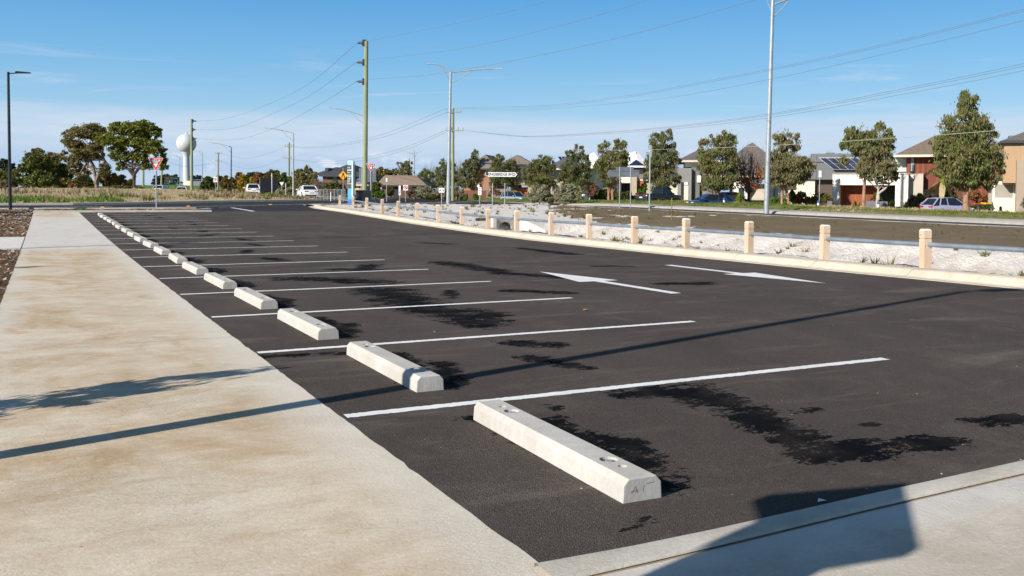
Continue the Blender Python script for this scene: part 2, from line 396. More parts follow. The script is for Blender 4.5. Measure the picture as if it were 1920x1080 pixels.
# concrete at the near end of the car park
m = MB()
rows = []
xs = [1.815] + frange(1.85, 40, .45)[0:]
edge_y = lambda x: 3.345 + .006 * math.sin(x * 2.1) + .02 * math.exp(-(x - 1.85) * 3) + .030 * max(0., x - 2.5) ** 1.25
kw_ = lambda x: .135 + .05 * math.exp(-(x - 1.85) * 2.)
grid('kerb_edge', [[(x, edge_y(x) - kw_(x) * q, prof(3) + .022 - z) for x in xs] for q, z in ((-.02, .03), (0, .004), (.08, 0), (.9, 0), (.97, .004), (1., .016))], EDGEC)
grid('concrete_apron', [[(x, (edge_y(x) - kw_(x) - .012) * q - 8 * (1 - q), prof(3) + .006 - (.008 if q > .9995 else 0)) for x in xs] for q in [k / 40 for k in range(40)] + [.999, 1.]], APRON)
grid('apron_joint', [[(x, edge_y(x) - .10 - .3 * y, prof(3) + .0005) for x in xs] for y in (0, 1)], M('joint_tan', (.33, .25, .16)))
# bay lines and arrows belong to the car park surface
for i in range(18):
    y = 6.328 + BAYW * i; q = random.Random(i + 50)
    x0 = 1.87 + .03 * q.random(); x1 = 7.28 + .05 * q.random() - .03; nn = 220 if i < 5 else 60
    top = []; bot = []
    for k in range(nn + 1):
        x = x0 + (x1 - x0) * k / nn; e = .007
        top.append((x, y + .055 + q.uniform(-e, e), prof(y) + .004)); bot.append((x, y - .055 + q.uniform(-e, e), prof(y) + .004))
    grid('bay_line', [bot, top], PAINT, kind=None, parent=car_park)
def arrow(cx, y_tail, y_tip, flip):
    s = 1 if y_tip > y_tail else -1
    L = abs(y_tip - y_tail); hw = .10; hd = .42; hy = L * .47
    mb = MB(); zz = lambda y: prof(y) + .0045
    pts = lambda l: [(x, y_tail + s * y, zz(y_tail + s * y)) for x, y in l]
    mb.add(pts([(cx - hw, 0), (cx + hw, 0), (cx + hw, L - hy), (cx - hw, L - hy)]), [(0, 1, 2, 3) if s > 0 else (3, 2, 1, 0)])
    mb.add(pts([(cx - hd, L - hy - .12), (cx + hd, L - hy - .12), (cx, L)]), [(0, 1, 2) if s > 0 else (2, 1, 0)])
    o = mb.build('direction_arrow', PAINT, car_park)
arrow(9.13, 12.15, 16.8, 0); arrow(12.68, 17.2, 12.4, 0)
# kerb along the ditch: gutter tray, battered face, flat back; nose at the far end
nose = [(18.6, 72.5), (19.3, 74.6), (20.6, 76.2), (22.6, 77.0), (27., 78.3), (33., 82.), (38., 86.), (41.5, 88.)]
def kerb(name, line, prof_xz, mat, sd=1):
    rows = []
    for i, (x, y) in enumerate(line):
        a = Vector(line[max(0, i - 1)]); b = Vector(line[min(len(line) - 1, i + 1)]); tt = (b - a).normalized(); nn = Vector((tt.y, -tt.x)) * sd
        rows.append([(x + nn.x * o, y + nn.y * o, prof(y) + z) for o, z in prof_xz])
    return grid(name, rows, mat, smooth=False)
KP = [(0, -.002), (.004, .006), (.30, .0), (.36, .02), (.50, .125), (.56, .145), (.86, .15), (.9, .13), (.9, -.2)]
joints_y = frange(-18, 72, 2.6)
for a, b in zip(joints_y, joints_y[1:]):
    kerb('kerb', [(kx(y), y) for y in frange(a + .006, b - .006, .65)], KP, KERBC)
kerb('kerb', [(kx(72), 72.0), *nose], KP, KERBC)
kerb('kerb_base', [(kx(y), y) for y in frange(-18, 72, 2)], [(.01, -.02), (.35, -.02), (.5, .10), (.85, .13)], M('joint_brown', (.17, .12, .07)))
# sand, ditch and bare soil between the car park and the main road
def ditch(x, y):
    f = sm(41.6, 40.9, y) * sm(-30, -20, y)
    xb = 20.4 + .3 * math.sin(y * .35)
    if x < 17.3: z = .03
    elif x < xb - .9: z = .03 - 1.05 * sm(17.3, xb - .9, x)
    elif x < xb + .8: z = -1.02
    else: z = -1.02 + 1.05 * min(1., ((x - xb - .8) / (25.4 - xb - .8))) ** .9
    return z * f + (1 - f) * .04
def sand_z(x, y):
    v = Vector((x, y, 0.))
    n = .10 * noise.noise(v * .55) + .06 * noise.noise(v * 1.6) + .035 * noise.noise(v * 4.)
    rill = noise.noise(Vector((x * .25, y * 1.1, 5.)))
    slope = sm(20.5, 22.5, x) * sm(26, 24.5, x) * sm(41.5, 40, y)
    return prof(y) + ditch(x, y) + n * sm(16.2, 18, x) + slope * (-.22 * max(0, .25 - abs(rill)) / .25)
rows = []
for y in frange(-18, 41.6, .3) + frange(41.6, 78, .7)[1:]:
    xa = kx(y) + .86; xb_ = 27.5 if y < 38 else 27.5 + (42.2 - 27.5) * sm(38, 46, y)
    rows.append([(xa + (xb_ - xa) * i / 60, y, sand_z(xa + (xb_ - xa) * i / 60, y) + (0 if i else .08)) for i in range(61)])
grid('sandy_ground', rows, SAND)
grid('sandy_ground', [[(x, y, sand_z(x, y) - .01) for x in frange(19.6, 42.2, .7)] for y in frange(77.8, 79., .4)] , SAND)
SL = [(-40, 25.6), (36, 25.6), (40, 25.2), (46, 27.), (56, 31.5), (66, 37.), (73, 41.8)]
rows = []
for y in frange(-40, 73, .6):
    xa = lerp_tab(SL, y) + .5 * noise.noise(Vector((0, y * .6, 9.))) + .25 * noise.noise(Vector((0, y * 2.1, 2.)))
    rows.append([(xa + (42.0 - xa) * i / 26, y, prof(y) + (.10 if i else -.05) + .07 * noise.noise(Vector(((xa + (42.0 - xa) * i / 26) * .4, y * .4, 7.))) * (1 if i < 24 else .3)) for i in range(27)])
grid('bare_soil', rows, SOIL)
# main road, its kerb, the raised verge and the service road behind it
profr = lambda y: prof(y) - .5 * sm(70, 108, y)
def xsect(name, prf, mat, y0=-60, y1=128, step=2., amp=0.):
    rows = [[(x, y, profr(y) + z + (amp * noise.noise(Vector((x * .5, y * .5, 1.))) if 0 < i < len(prf) - 1 else 0)) for i, (x, z) in enumerate(prf)] for y in frange(y0, y1, step)]
    return grid(name, rows, mat)
xsect('main_road', [(41.9, -.02), (45, .03), (48.3, -.03)], ROAD2)
xsect('main_road_edge_line', [(42.15, .014), (42.33, .016)], PAINTW)
xsect('road_kerb', [(41.6, .06), (41.75, .12), (41.9, .12), (42., 0.)], KERBG, y1=73)
xsect('road_kerb', [(48.2, -.03), (48.45, .12), (48.7, .15), (49.8, .19), (50.6, .22), (50.7, .1)], KERBG)
xsect('verge', [(50.55, .16), (51.5, .27), (52.7, .36), (54, .44), (55.3, .47), (56.6, .45), (58, .36), (59.2, .08), (60.2, -.28)], VERGE, step=1., amp=.07)
xsect('service_road', [(60, -.36), (63, -.31), (66, -.36)], ROAD2)
xsect('service_kerb', [(65.9, -.38), (66.05, -.22), (66.3, -.21), (68.2, -.16), (68.25, -.3)], KERBG)
xsect('front_yards', [(68.0, -.24), (72, -.15), (80, -.1), (260, -.1)], PARK, y1=170, amp=.03)
# far side of the cross road: kerb, dry field, green rise
kerb('kerb', [(x, fk(x)) for x in frange(-140, 44, 2.)][::-1], [(-.35, -.004), (0, .0), (.05, .13), (.12, .16), (.5, .17), (.52, .05)], KERBG, 1)
def field_z(x, y):
    d = y - fk(x); v = Vector((x * .2, y * .2, 4.))
    return prof(y) + .12 + .9 * sm(2, 45, d) * sm(40, 10, x) + .1 * noise.noise(v) * sm(0, 3, d) - .5 * sm(20, 48, x) * sm(0, 20, d)
xs = frange(-220, 44, 3.)
grid('field', [[(x, fk(x) + .3 + q, field_z(x, fk(x) + .3 + q)) for x in xs] for q in frange(0, 12, 1.) + frange(12, 60, 4.)[1:] + frange(60, 900, 40.)[1:]], DRY)
grid('park_lawn', [[(x, y, prof(y) + .12 + .004 * (y - 100)) for x in frange(12, 260, 8)] for y in frange(128, 420, 8)], PARK)
xsect('crossing_path', [(43.5, .03), (46, .05), (48.5, .05)], KERBG, y0=88, y1=100)
# ------------------------------------------------------------------ wheel stops
STOPC = mat_concrete('precast_concrete', (.505, .485, .45), (.565, .548, .515), (.42, .38, .325), (1, .4, 1), .25, .6)
RUST = M('rusty_bolt', (.20, .10, .05), .7, .3, 30); DARKIN = M('dark_recess', (.05, .05, .055), .6)
GALV = M('galvanised_steel', (.36, .39, .41), .45, .10, 3, metal=.35)
GALVD = M('dull_galvanised_steel', (.36, .38, .40), .5, .12, 3, metal=.3)
BLACKP = M('black_powdercoat', (.018, .021, .025), .4, .15, 6)
GREYP = M('sign_back_grey', (.16, .175, .20), .5, .12, 2, metal=.3)
WHITE = M('sign_white', (.80, .80, .80), .4, .03); BLACK = M('sign_black', (.012, .012, .013), .4, .05)
REDS = M('sign_red', (.62, .03, .025), .4, .04); YEL = M('sign_yellow', (.80, .42, .02), .4, .04)
def wheel_stop_mesh():
    prof_ = [(-.118, 0), (.118, 0), (.112, .092), (.082, .125), (-.082, .125), (-.112, .092)]
    mb = MB(); mb.prism(prof_, -.97, .97, 'y')
    o = mb.build('tmp_stop', STOPC, bevel=.006)
    cut = MB()
    for y, r, zb in ((-.62, .052, .108), (.62, .052, .108), (-.76, .026, .095), (.76, .026, .095)):
        cut.tube([(0.01, y, zb), (0.01, y, .2)], r, 20)
    co = cut.build('tmp_cut', STOPC)
    md = o.modifiers.new('b', 'BOOLEAN'); md.object = co; md.operation = 'DIFFERENCE'; md.solver = 'EXACT'
    bpy.context.view_layer.update()
    me = bpy.data.meshes.new_from_object(o.evaluated_get(bpy.context.evaluated_depsgraph_get()))
    bpy.data.objects.remove(o); bpy.data.objects.remove(co); me.name = 'stop_block'
    return me
def make_stop():
    r = thing('wheel_stop', '', 'wheel stop')
    me = wheel_stop_mesh(); b = bpy.data.objects.new('block', me); COL.objects.link(b); b.parent = r
    for y in (-.62, .62):
        m = MB(); m.tube([(.01, y, .1085), (.01, y, .1098)], .05, 16); m.build('recess_plate', M('wet_recess', (.035, .042, .055), .3, .3, 20), r)
        m = MB(); m.tube([(.01, y, .1085), (.01, y, .117)], .022, 6); m.build('anchor_bolt', GALVD, r)
    for y in (-.76, .76):
        m = MB(); m.tube([(.01, y, .0955), (.01, y, .097)], .024, 12); m.build('fixing_plug', RUST, r)
    return r
ORD = ['nearest', 'second', 'third', 'fourth', 'fifth', 'sixth', 'seventh', 'eighth', 'ninth', 'tenth', 'eleventh', 'twelfth', 'thirteenth', 'fourteenth', 'fifteenth', 'sixteenth', 'seventeenth', 'farthest']
stop0 = make_stop()
for k in range(18):
    s = stop0 if k == 0 else copy_tree(stop0)
    y = STOP0 + BAYW * k + .97; q = random.Random(k + 9)
    s.location = (2.745 + q.uniform(-.02, .02), y, prof(y) + .001); s.rotation_euler = (-.004, 0, R(q.uniform(-1.3, 1.3) - (1. if k == 0 else 0)))
    s['group'] = 'concrete wheel stops along the parking bays'
    s['label'] = 'pale concrete wheel stop, %s in the row beside the footpath' % ORD[k]
    if k == 0:
        s['label'] = 'large pale concrete wheel stop nearest the camera with scratched end'
    if k == 1: s['label'] = 'pale concrete wheel stop crossed by the dark shadow of a lamp post'
m = MB()
for x0, z0, x1, z1 in [(-.07, .05, -.045, .085), (-.045, .085, -.035, .05), (-.075, .06, -.03, .062), (.0, .05, .005, .085), (.02, .09, .07, .094)]:
    d = Vector((x1 - x0, 0, z1 - z0)); n_ = Vector((-d.z, 0, d.x)).normalized() * .0012
    m.add([Vector((x0, -.9715, z0)) + n_, Vector((x1, -.9715, z1)) + n_, Vector((x1, -.9715, z1)) - n_, Vector((x0, -.9715, z0)) - n_], [(0, 1, 2, 3)])
m.build('scratch_mark', M('pencil_grey', (.22, .20, .18), .8), stop0)
# a few crumbs and a leaf on the asphalt
lf = MB(); p = at(1098, 582)
lf.add([(-.05, -.02, .012), (0, -.035, .02), (.055, 0, .012), (0, .035, .022), (-.05, .02, .01), (0, 0, .006)], [(0, 1, 5), (1, 2, 5), (2, 3, 5), (3, 4, 5), (4, 0, 5)])
o = lf.build('fallen_leaf', M('orange_leaf', (.70, .26, .02), .6), loc=(p.x, p.y, p.z)); o.rotation_euler[2] = .6
tag(o, 'small orange fallen leaf lying alone on the asphalt', 'leaf')
p = at(1541, 942); lf = MB(); lf.add([(-.03, 0, .008), (.02, -.012, .012), (.03, .008, .006), (-.01, .014, .02)], [(0, 1, 2, 3)])
o = lf.build('feather', WHITE, loc=(p.x, p.y, p.z)); tag(o, 'tiny white feather on the asphalt by the near concrete edge', 'feather')
peb = MB(); q = random.Random(4)
for i in range(80):
    y = 3.5 + 9 * q.random() ** 1.6; x = 1.9 + 9 * q.random(); s = q.uniform(.002, .006) * (1.8 if q.random() < .05 else 1)
    z = prof(y)
    vs = [(x + s * q.uniform(.7, 1.2) * a, y + s * q.uniform(.7, 1.2) * b, z + c_ * s) for a, b, c_ in ((-1, -1, 0), (1, -1, 0), (1, 1, 0), (-1, 1, 0), (-.5, -.5, .9), (.5, -.5, .8), (.5, .5, .9), (-.5, .5, .7))]
    peb.add(vs, [(4, 5, 6, 7), (0, 1, 5, 4), (1, 2, 6, 5), (2, 3, 7, 6), (3, 0, 4, 7)])
tag(peb.build('loose_gravel', M('gravel', (.30, .26, .22), .9, .4, 30)), 'scattered pale grit crumbs lying on the new asphalt', 'gravel', kind='stuff')

# ------------------------------------------------------------------ post and rail fence
def wood():
    m = NT('new_pine'); o = m.obj()
    g = m.noise(m.mapped(o, (9, 9, .9)), 4., 5, .6, .8); k = m.noise(m.n('ShaderNodeNewGeometry').outputs['Position'], .6, 2)
    c = m.mix(m.ss(g, .3, .7), (.58, .42, .30), (.70, .55, .42)); c = m.mix(m.ss(k, .4, .6, 0, .6), c, (.54, .37, .24)); kn = m.n('ShaderNodeTexVoronoi', {'Vector': m.mapped(o, (1, 1, .5)), 'Scale': 6.}).outputs[0]; c = m.mix(m.ss(kn, .10, .05, 0, .7), c, (.22, .11, .05))
    m.bsdf(c, .75, 0, m.bump(g, .3, .01), .25); return m.mat
WOOD = wood(); WOODT = M('post_top_wood', (.78, .66, .56), .8, .1, 6)
PB = [(1735, 503), (1545, 487), (1404, 473.5), (1286, 462.5), (1189, 455), (1105, 447), (1034, 441), (969, 435), (916, 429), (866, 422), (822, 416), (782, 409.5), (747, 403.5), (717, 398), (688, 393), (662, 388.5), (637, 386)]
fence = thing('post_and_rail_fence', 'low fence of pale timber posts with one galvanised pipe rail beside the ditch', 'fence')
pp = []
for (a, b) in PB:
    p = at(a, b, .10); pp.append(p)
step = pp[0] - pp[1]
near = [pp[0] + step * k for k in (3, 2, 1)]
for p in near: p.x = pp[0].x + .02
allp = near + pp
def post_mesh():
    h = .87; w_ = .085
    mb = MB(); mb.box(-w_, w_, -w_, w_, -.35, h - .21); mb.box(-w_ + .012, w_ - .012, -w_ + .012, w_ - .012, h - .21, h - .19)
    mb.box(-w_, w_, -w_, w_, h - .19, h - .03)
    b = len(mb.v); mb.add([(-w_, -w_, h - .03), (w_, -w_, h - .03), (w_, w_, h - .03), (-w_, w_, h - .03), (-.06, -.06, h), (.06, -.06, h), (.06, .06, h), (-.06, .06, h)], [(4, 5, 6, 7), (0, 1, 5, 4), (1, 2, 6, 5), (2, 3, 7, 6), (3, 0, 4, 7)], 1)
    return mb
proto = post_mesh().build('post', [WOOD, WOODT], fence)
for i, p in enumerate(allp):
    o = proto if i == 0 else proto.copy()
    if i: COL.objects.link(o); o.parent = fence
    o.location = (p.x, p.y, prof(p.y) + .05); o.rotation_euler = (R(random.uniform(-1.4, 1.4)), R(random.uniform(-1.4, 1.4)), R(random.uniform(-6, 6)) - .18)
for a, b in zip(allp, allp[1:]):
    m = MB(); za, zb = prof(a.y) + .05 + .545, prof(b.y) + .05 + .545
    m.tube([(a.x, a.y, za), ((a.x + b.x) / 2, (a.y + b.y) / 2, (za + zb) / 2), (b.x, b.y, zb)], .05, 12); m.build('rail', M('rail_steel', (.30, .35, .40), .4, .15, 3, metal=.55), fence, True)

# ------------------------------------------------------------------ drain headwall in the ditch
hw = thing('culvert_headwall', 'grey concrete culvert headwall with round pipe mouth set in the ditch', 'culvert', (20.4, 41.1, prof(41)))
n = 20; mb = MB(); RC, ZC, HWD = .36, -.27, .66; circ = [(RC * math.cos(2 * math.pi * i / n), ZC + RC * math.sin(2 * math.pi * i / n)) for i in range(n)]
def sq(i):
    a = 2 * math.pi * i / n; cx, cz = math.cos(a), math.sin(a); k = 1 / max(abs(cx), abs(cz)); return (max(-1, min(1, cx * k)) * HWD, ZC + cz * k * (.57 if cz > 0 else .95))
vs = []
for y in (0., .3):
    vs += [(x, y, z) for x, z in circ] + [(sq(i)[0], y, sq(i)[1]) for i in range(n)]
fs = []
for i in range(n):
    j = (i + 1) % n
    fs += [(i, j, n + j, n + i), (n + i, n + j, 3 * n + j, 3 * n + i), (i, 2 * n + i, 2 * n + j, j)]
mb.add(vs, fs); HWC = M('shaded_wall_concrete', (.36, .34, .30), .85, .2, 3, .3); HWL = M('sunlit_wing_concrete', (.62, .57, .50), .8, .1, 3, .2)  # shade on the wall and sun on the wings put into their colours
mb.build('wall', HWC, hw)
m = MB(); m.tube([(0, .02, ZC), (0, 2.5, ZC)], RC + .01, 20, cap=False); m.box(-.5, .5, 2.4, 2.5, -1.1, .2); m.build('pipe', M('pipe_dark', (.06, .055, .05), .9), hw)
m = MB(); m.prism([(0, -1.2), (0, .33), (-2.9, -.22), (-2.9, -1.2)], HWD + .003, HWD + .18, 'x'); m.build('wing_wall', HWL, hw)
m = MB(); m.prism([(0, -1.2), (0, .33), (-.35, .25), (-.35, -1.2)], -HWD - .18, -HWD - .003, 'x'); m.build('wing_wall', HWL, hw)

# ------------------------------------------------------------------ lamps
def lamp_dark(loc, h, label, rz=0.):
    r = thing('street_lamp', label, 'street lamp', loc, rz, 'black single-arm lamps along the footpath')
    m = MB(); m.tube([(0, 0, -.3), (0, 0, h)], [.10, .075], 16); m.build('pole', BLACKP, r, True)
    m = MB(); m.tube([(0, 0, -.05), (0, 0, .03)], .17, 16); m.build('base_plate', BLACKP, r)
    m = MB(); m.tube([(0, 0, h - .1), (.55, 0, h - .04)], .035, 8); m.build('arm', BLACKP, r, True)
    m = MB(); m.prism([(.4, h - .06), (1.25, h - .03), (1.25, h + .02), (.5, h + .06), (.4, h + .03)], -.16, .16, 'y'); m.build('lamp_head', BLACKP, r)
    return r
p = P(19.4, 395.5, 57.4)
RZL = math.atan2(-.451 * .3, .893)
lamp_dark((p.x, p.y, prof(p.y)), 8.55, 'tall black lamp post with flat head at the far left edge of the road', RZL)
lamp_dark((-1.9, 5.79, prof(5.8) - .02), 8.6, 'black lamp post beside the footpath, nearest of the row', RZL)
lamp_dark((-1.78, 28.55, prof(28.5) - .02), 8.6, 'black lamp post beside the footpath where its concrete turns pale', RZL)
def arm_pts(px0, py0, px1, py1, D, bow):
    a = P(px0, py0, D); b = P(px1, py1, D); out = []
    for i in range(13):
        u = i / 12; out.append(a.lerp(b, u) + Vector((0, 0, bow * (1 - (1 - u) ** 2 - u))))
    return out
def road_lamp(label, base, top, D, arms, r0=.11, r1=.06, group='galvanised road lamps', extra_top=0.):
    b = P(*base, D); tp = P(*top, D); r = thing('road_lamp', label, 'street lamp', b, 0, group)
    tl = tp - b
    m = MB(); m.tube([(0, 0, -.4), (0, 0, .5), tl], [r0, r0 * .95, r1], 14); m.build('pole', GALV, r, True)
    for (x0, y0, x1, y1, bow) in arms:
        pts = [q - b for q in arm_pts(x0, y0, x1, y1, D, bow)]
        m = MB(); m.tube(pts, r1 * .62, 8); m.build('arm', GALV, r, True)
        st = pts[0] + Vector((0, 0, -.055 * (pts[-1] - pts[0]).length - .75))
        e = pts[6]; m = MB(); m.tube([st, st.lerp(e, .5) + Vector((0, 0, -.10)), e], r1 * .35, 6); m.build('brace', GALV, r, True)
        d = (pts[-1] - pts[-2]).normalized(); e = pts[-1]; sd = d.cross(Vector((0, 0, 1))).normalized()
        m = MB(); m.add([e + d * a + sd * c_ + Vector((0, 0, z)) for a, c_, z in ((-.2, -.05, -.04), (-.2, .05, -.04), (.55, .11, -.07), (.55, -.11, -.07), (-.2, -.05, .04), (-.2, .05, .04), (.5, .1, .05), (.5, -.1, .05))], [(0, 1, 2, 3), (4, 5, 6, 7), (0, 1, 5, 4), (1, 2, 6, 5), (2, 3, 7, 6), (3, 0, 4, 7)])
        m.build('lamp_head', GALVD, r)
    return r
road_lamp('tall grey road lamp with two curved arms between the power poles', (840.5, 376), (845, 135), 86, [(845, 136, 812, 120, .75), (845, 136, 930, 129, .25)], .2, .10)
road_lamp('thick galvanised lamp post running out of the top of the picture', (1437, 396), (1450, -35), 68, [(1449, 4, 1420, -22, .5), (1449, 10, 1515, -12, .3)], .20, .115)
road_lamp('grey single-arm road lamp beside the white sedan', (550, 371), (550, 249.5), 112, [(550, 250, 505, 240.5, .3)], .13, .07)
road_lamp('grey single-arm road lamp left of the autumn trees', (433.5, 357), (433.8, 276), 170, [(434, 276, 398, 268, .5)], .15, .09)
road_lamp('thin grey road lamp just right of the water tower', (379, 356), (379.5, 285.5), 220, [(379.5, 286, 366, 283, .4)], .13, .08)
road_lamp('faint grey road lamp just left of the water tower', (337, 354), (337, 294), 260, [(337, 294, 323, 291, .4)], .13, .08)
road_lamp('road lamp hidden behind the thick green power pole, its arm showing', (685, 372), (685.5, 219), 108, [(685, 219, 627, 203, .5)], .12, .07)
road_lamp('small distant road lamp with two short arms', (776.5, 366), (776.7, 283), 170, [(776.7, 288, 769, 287, .1), (776.7, 288, 786, 285, .1)], .14, .09)

# ------------------------------------------------------------------ power poles and wires
def polewood(name, c1, c2):
    m = NT(name); o = m.obj(); g = m.noise(m.mapped(o, (5, 5, .25)), 2.2, 6, .65, .4); k = m.noise(m.mapped(o, (14, 14, .6)), 2., 4, .6)
    c = m.mix(m.ss(g, .35, .65), c1, c2); c = m.mix(m.ss(k, .5, .75, 0, .5), c, tuple(x * .5 for x in c1))
    m.bsdf(c, .85, 0, m.bump(k, .5, .02), .2); return m.mat
POLEG = polewood('treated_green_pole', (.215, .25, .14), (.31, .335, .205)); POLEB = polewood('grey_pole', (.25, .24, .17), (.34, .33, .26))
PORC = M('porcelain_grey', (.34, .35, .37), .35, .1); IRON = M('dark_iron', (.05, .055, .06), .5)
def power_pole(label, base, top, D, r0, r1, mat, arms=(), insul=(), uprights=True):
    b = P(*base, D); tp = P(*top, D) - b; r = thing('power_pole', label, 'power pole', b, 0, 'timber power poles')
    m = MB(); m.tube([(0, 0, -1.), (0, 0, 0), tp * .5, tp], [r0 * 1.05, r0, (r0 + r1) / 2, r1], 14); m.build('pole', mat, r, True)
    for (x0, x1, y) in arms:
        a = P(x0, y, D - .2) - b; c_ = P(x1, y, D - .2) - b
        m = MB(); dx = (c_ - a); n_ = dx.normalized(); 
        m.tube([a, c_], .07, 4); m.build('crossarm', POLEB, r)
        for u in (.04, .3, .7, .96):
            q = a + dx * u; m = MB(); m.tube([q, q + Vector((0, 0, .2)), q + Vector((0, 0, .42))], [.03, .06, .04], 8); m.build('insulator', PORC, r, True)
    for (x0, x1, y) in insul:
        a = P(x0, y, D) - b; c_ = P(x1, y, D) - b
        m = MB(); m.box(-.16, .16, -.16, .16, -.28, .28, 0, Matrix.Translation(c_)); m.build('bracket', IRON, r)
        k = 9; pts = [a.lerp(c_, i / (2 * k)) for i in range(2 * k + 1)]
        m = MB(); m.tube(pts, [.07 if i % 2 else .15 for i in range(2 * k + 1)], 10); m.build('insulator', PORC, r, True)
        m = MB(); m.tube([a + Vector((0, 0, -.02)), a - (c_ - a) * .3], .05, 6); m.build('clamp', IRON, r)
    return r
power_pole('thick green timber power pole with three grey insulators on its left side', (684, 374), (686.8, 77), 85, .235, .19, POLEG, insul=[(673, 683, 80.5), (672, 683, 117), (672, 683, 153)])
power_pole('green timber power pole standing in front of the white water tower', (359.5, 356), (359.2, 223), 165, .26, .2, POLEG, insul=[(367, 361, 227), (366, 361, 243), (367, 361, 260)])
power_pole('timber power pole with two crossarms just behind the two-armed road lamp', (849, 374), (849.5, 203), 106, .19, .14, POLEG, arms=[(836.5, 865, 210.5), (836, 869, 245)])
power_pole('distant power pole with crossarms left of the single-arm road lamp', (541.5, 345), (542.3, 267), 165, .19, .14, POLEG, arms=[(534, 552, 274.5), (530, 547, 296.5)])
power_pole('distant grey power pole with crossarms above the autumn trees', (408.5, 358), (409.3, 286), 200, .2, .15, POLEB, arms=[(403, 416, 288), (403, 416, 302.5)])
power_pole('green power pole showing behind the crown of the yellow-green tree', (268.5, 356), (269, 285), 160, .2, .16, POLEG)
power_pole('green power pole right of the left give way sign', (302.5, 353), (304, 298), 190, .2, .16, POLEG)
WIRE = M('aluminium_wire', (.16, .17, .19), .5); BUNDLE = M('bundled_cable', (.42, .42, .42), .5)
def wire(label, pts, rad=.014, mat=None, group='overhead wires'):
    P3 = [P(*p) for p in pts]; out = []; k = len(P3)
    for i in range(k - 1):
        p0 = P3[max(0, i - 1)]; p1 = P3[i]; p2 = P3[i + 1]; p3 = P3[min(k - 1, i + 2)]
        for j in range(8):
            u = j / 8; out.append(.5 * ((2 * p1) + (p2 - p0) * u + (2 * p0 - 5 * p1 + 4 * p2 - p3) * u * u + (3 * p1 - p0 - 3 * p2 + p3) * u ** 3))
    out.append(P3[-1]); b = out[0].copy()
    m = MB(); m.tube([q - b for q in out], rad * .8, 5, cap=False); o = m.build('overhead_wire', mat or WIRE, loc=b)
    tag(o, label, 'wire', group)
wire('top wire running left from the thick green pole to the pole at the water tower', [(669, 81, 85), (575, 160, 108), (489, 201, 135), (420, 223, 152), (367, 227, 165)], .022)
wire('middle wire running left from the thick green pole to the pole at the water tower', [(668, 117, 85), (590, 173, 104), (538, 201, 120), (440, 240, 148), (366, 243, 165)], .022)
wire('bottom wire running left from the thick green pole to the pole at the water tower', [(668, 153, 85), (590, 201, 104), (510, 242, 128), (440, 262, 148), (367, 260, 165)], .022)
wire('top wire rising right from the thick green pole', [(673, 80.5, 85), (695, 76, 82), (860, 43, 68), (1035, 0, 56), (1400, -110, 40)], .014)
wire('middle wire rising right from the thick green pole', [(672, 117, 85), (695, 112, 82), (860, 92, 69), (1020, 56, 58), (1215, 0, 49), (1600, -130, 38)], .014)
wire('bottom wire rising right from the thick green pole', [(672, 153, 85), (695, 149, 82), (830, 137, 71), (1100, 85, 55), (1415, 0, 43), (1750, -105, 34)], .014)
U = [(866, 201, 106), (1013, 198, 90), (1173, 180, 77), (1340, 149, 66), (1440, 130, 60), (1640, 87, 52), (1920, 17, 43), (2300, -90, 35)]
wire('uppermost of the long wires sagging right from the crossarm pole', U, .013)
wire('second long wire just under the uppermost, right of the crossarm pole', [(x, y + (2.5 if x > 866 else 2) + (x - 866) * .001, d) for x, y, d in U], .013)
wire('third long wire under the upper pair, right of the crossarm pole', [(852, 203, 106), (940, 206, 97), (1040, 203, 88), (1240, 185, 73), (1447, 148, 60), (1690, 94, 50), (1920, 38, 43), (2300, -60, 35)], .013)
V = [(869, 244, 106), (940, 252, 97), (1013, 255, 90), (1220, 241, 74), (1440, 214, 60), (1700, 165, 50), (1920, 119, 43), (2300, 30, 35)]
wire('top wire of the lower group sagging right from the crossarm pole', V, .013)
wire('middle wire of the lower group sagging right from the crossarm pole', [(x, y + (x - 869) * .0045, d) for x, y, d in V], .013)
wire('bottom wire of the lower group sagging right from the crossarm pole', [(x, y + (x - 869) * .0125, d) for x, y, d in V], .013)
wire('pale lowest cable crossing in front of the street trees', [(850, 267, 106), (960, 276, 96), (1064, 280.5, 86), (1180, 281.5, 76), (1274, 279, 70), (1384, 275.5, 64), (1480, 271, 59), (1677, 259, 52), (1852, 246, 46), (1940, 238, 44), (2300, 200, 36)], .015, BUNDLE)
wire('upper left wire from the crossarm pole to the distant pole', [(837, 203, 106), (744, 242.5, 122), (688, 260, 132), (627, 272, 146), (580, 275.5, 156), (552, 274, 165)], .02)
wire('upper left wire just below the first, from crossarm pole to distant pole', [(836.5, 211, 106), (744, 249, 122), (688, 264, 132), (627, 275, 146), (580, 277.5, 156), (535, 275, 165)], .02)
wire('lower left wire from the crossarm pole to the distant pole', [(836, 244, 106), (760, 276, 119), (689, 294, 132), (620, 303, 148), (560, 300, 162), (547, 296.5, 165)], .02)
wire('lower left wire under its neighbour, from crossarm pole to distant pole', [(836, 248, 106), (760, 281, 119), (689, 299, 132), (620, 307, 148), (560, 301, 162), (531, 296.5, 165)], .02)
wire('upper wire between the two distant crossarm poles', [(534, 274.5, 165), (500, 289, 175), (460, 297, 186), (416, 288, 200)], .022)
wire('lower wire between the two distant crossarm poles', [(530, 297, 165), (500, 310, 175), (460, 316, 186), (416, 302.5, 200)], .022)
wire('wire running left from the distant grey pole past the water tower', [(403, 303, 200), (380, 309, 200), (340, 311, 195), (304, 298, 190)], .022)

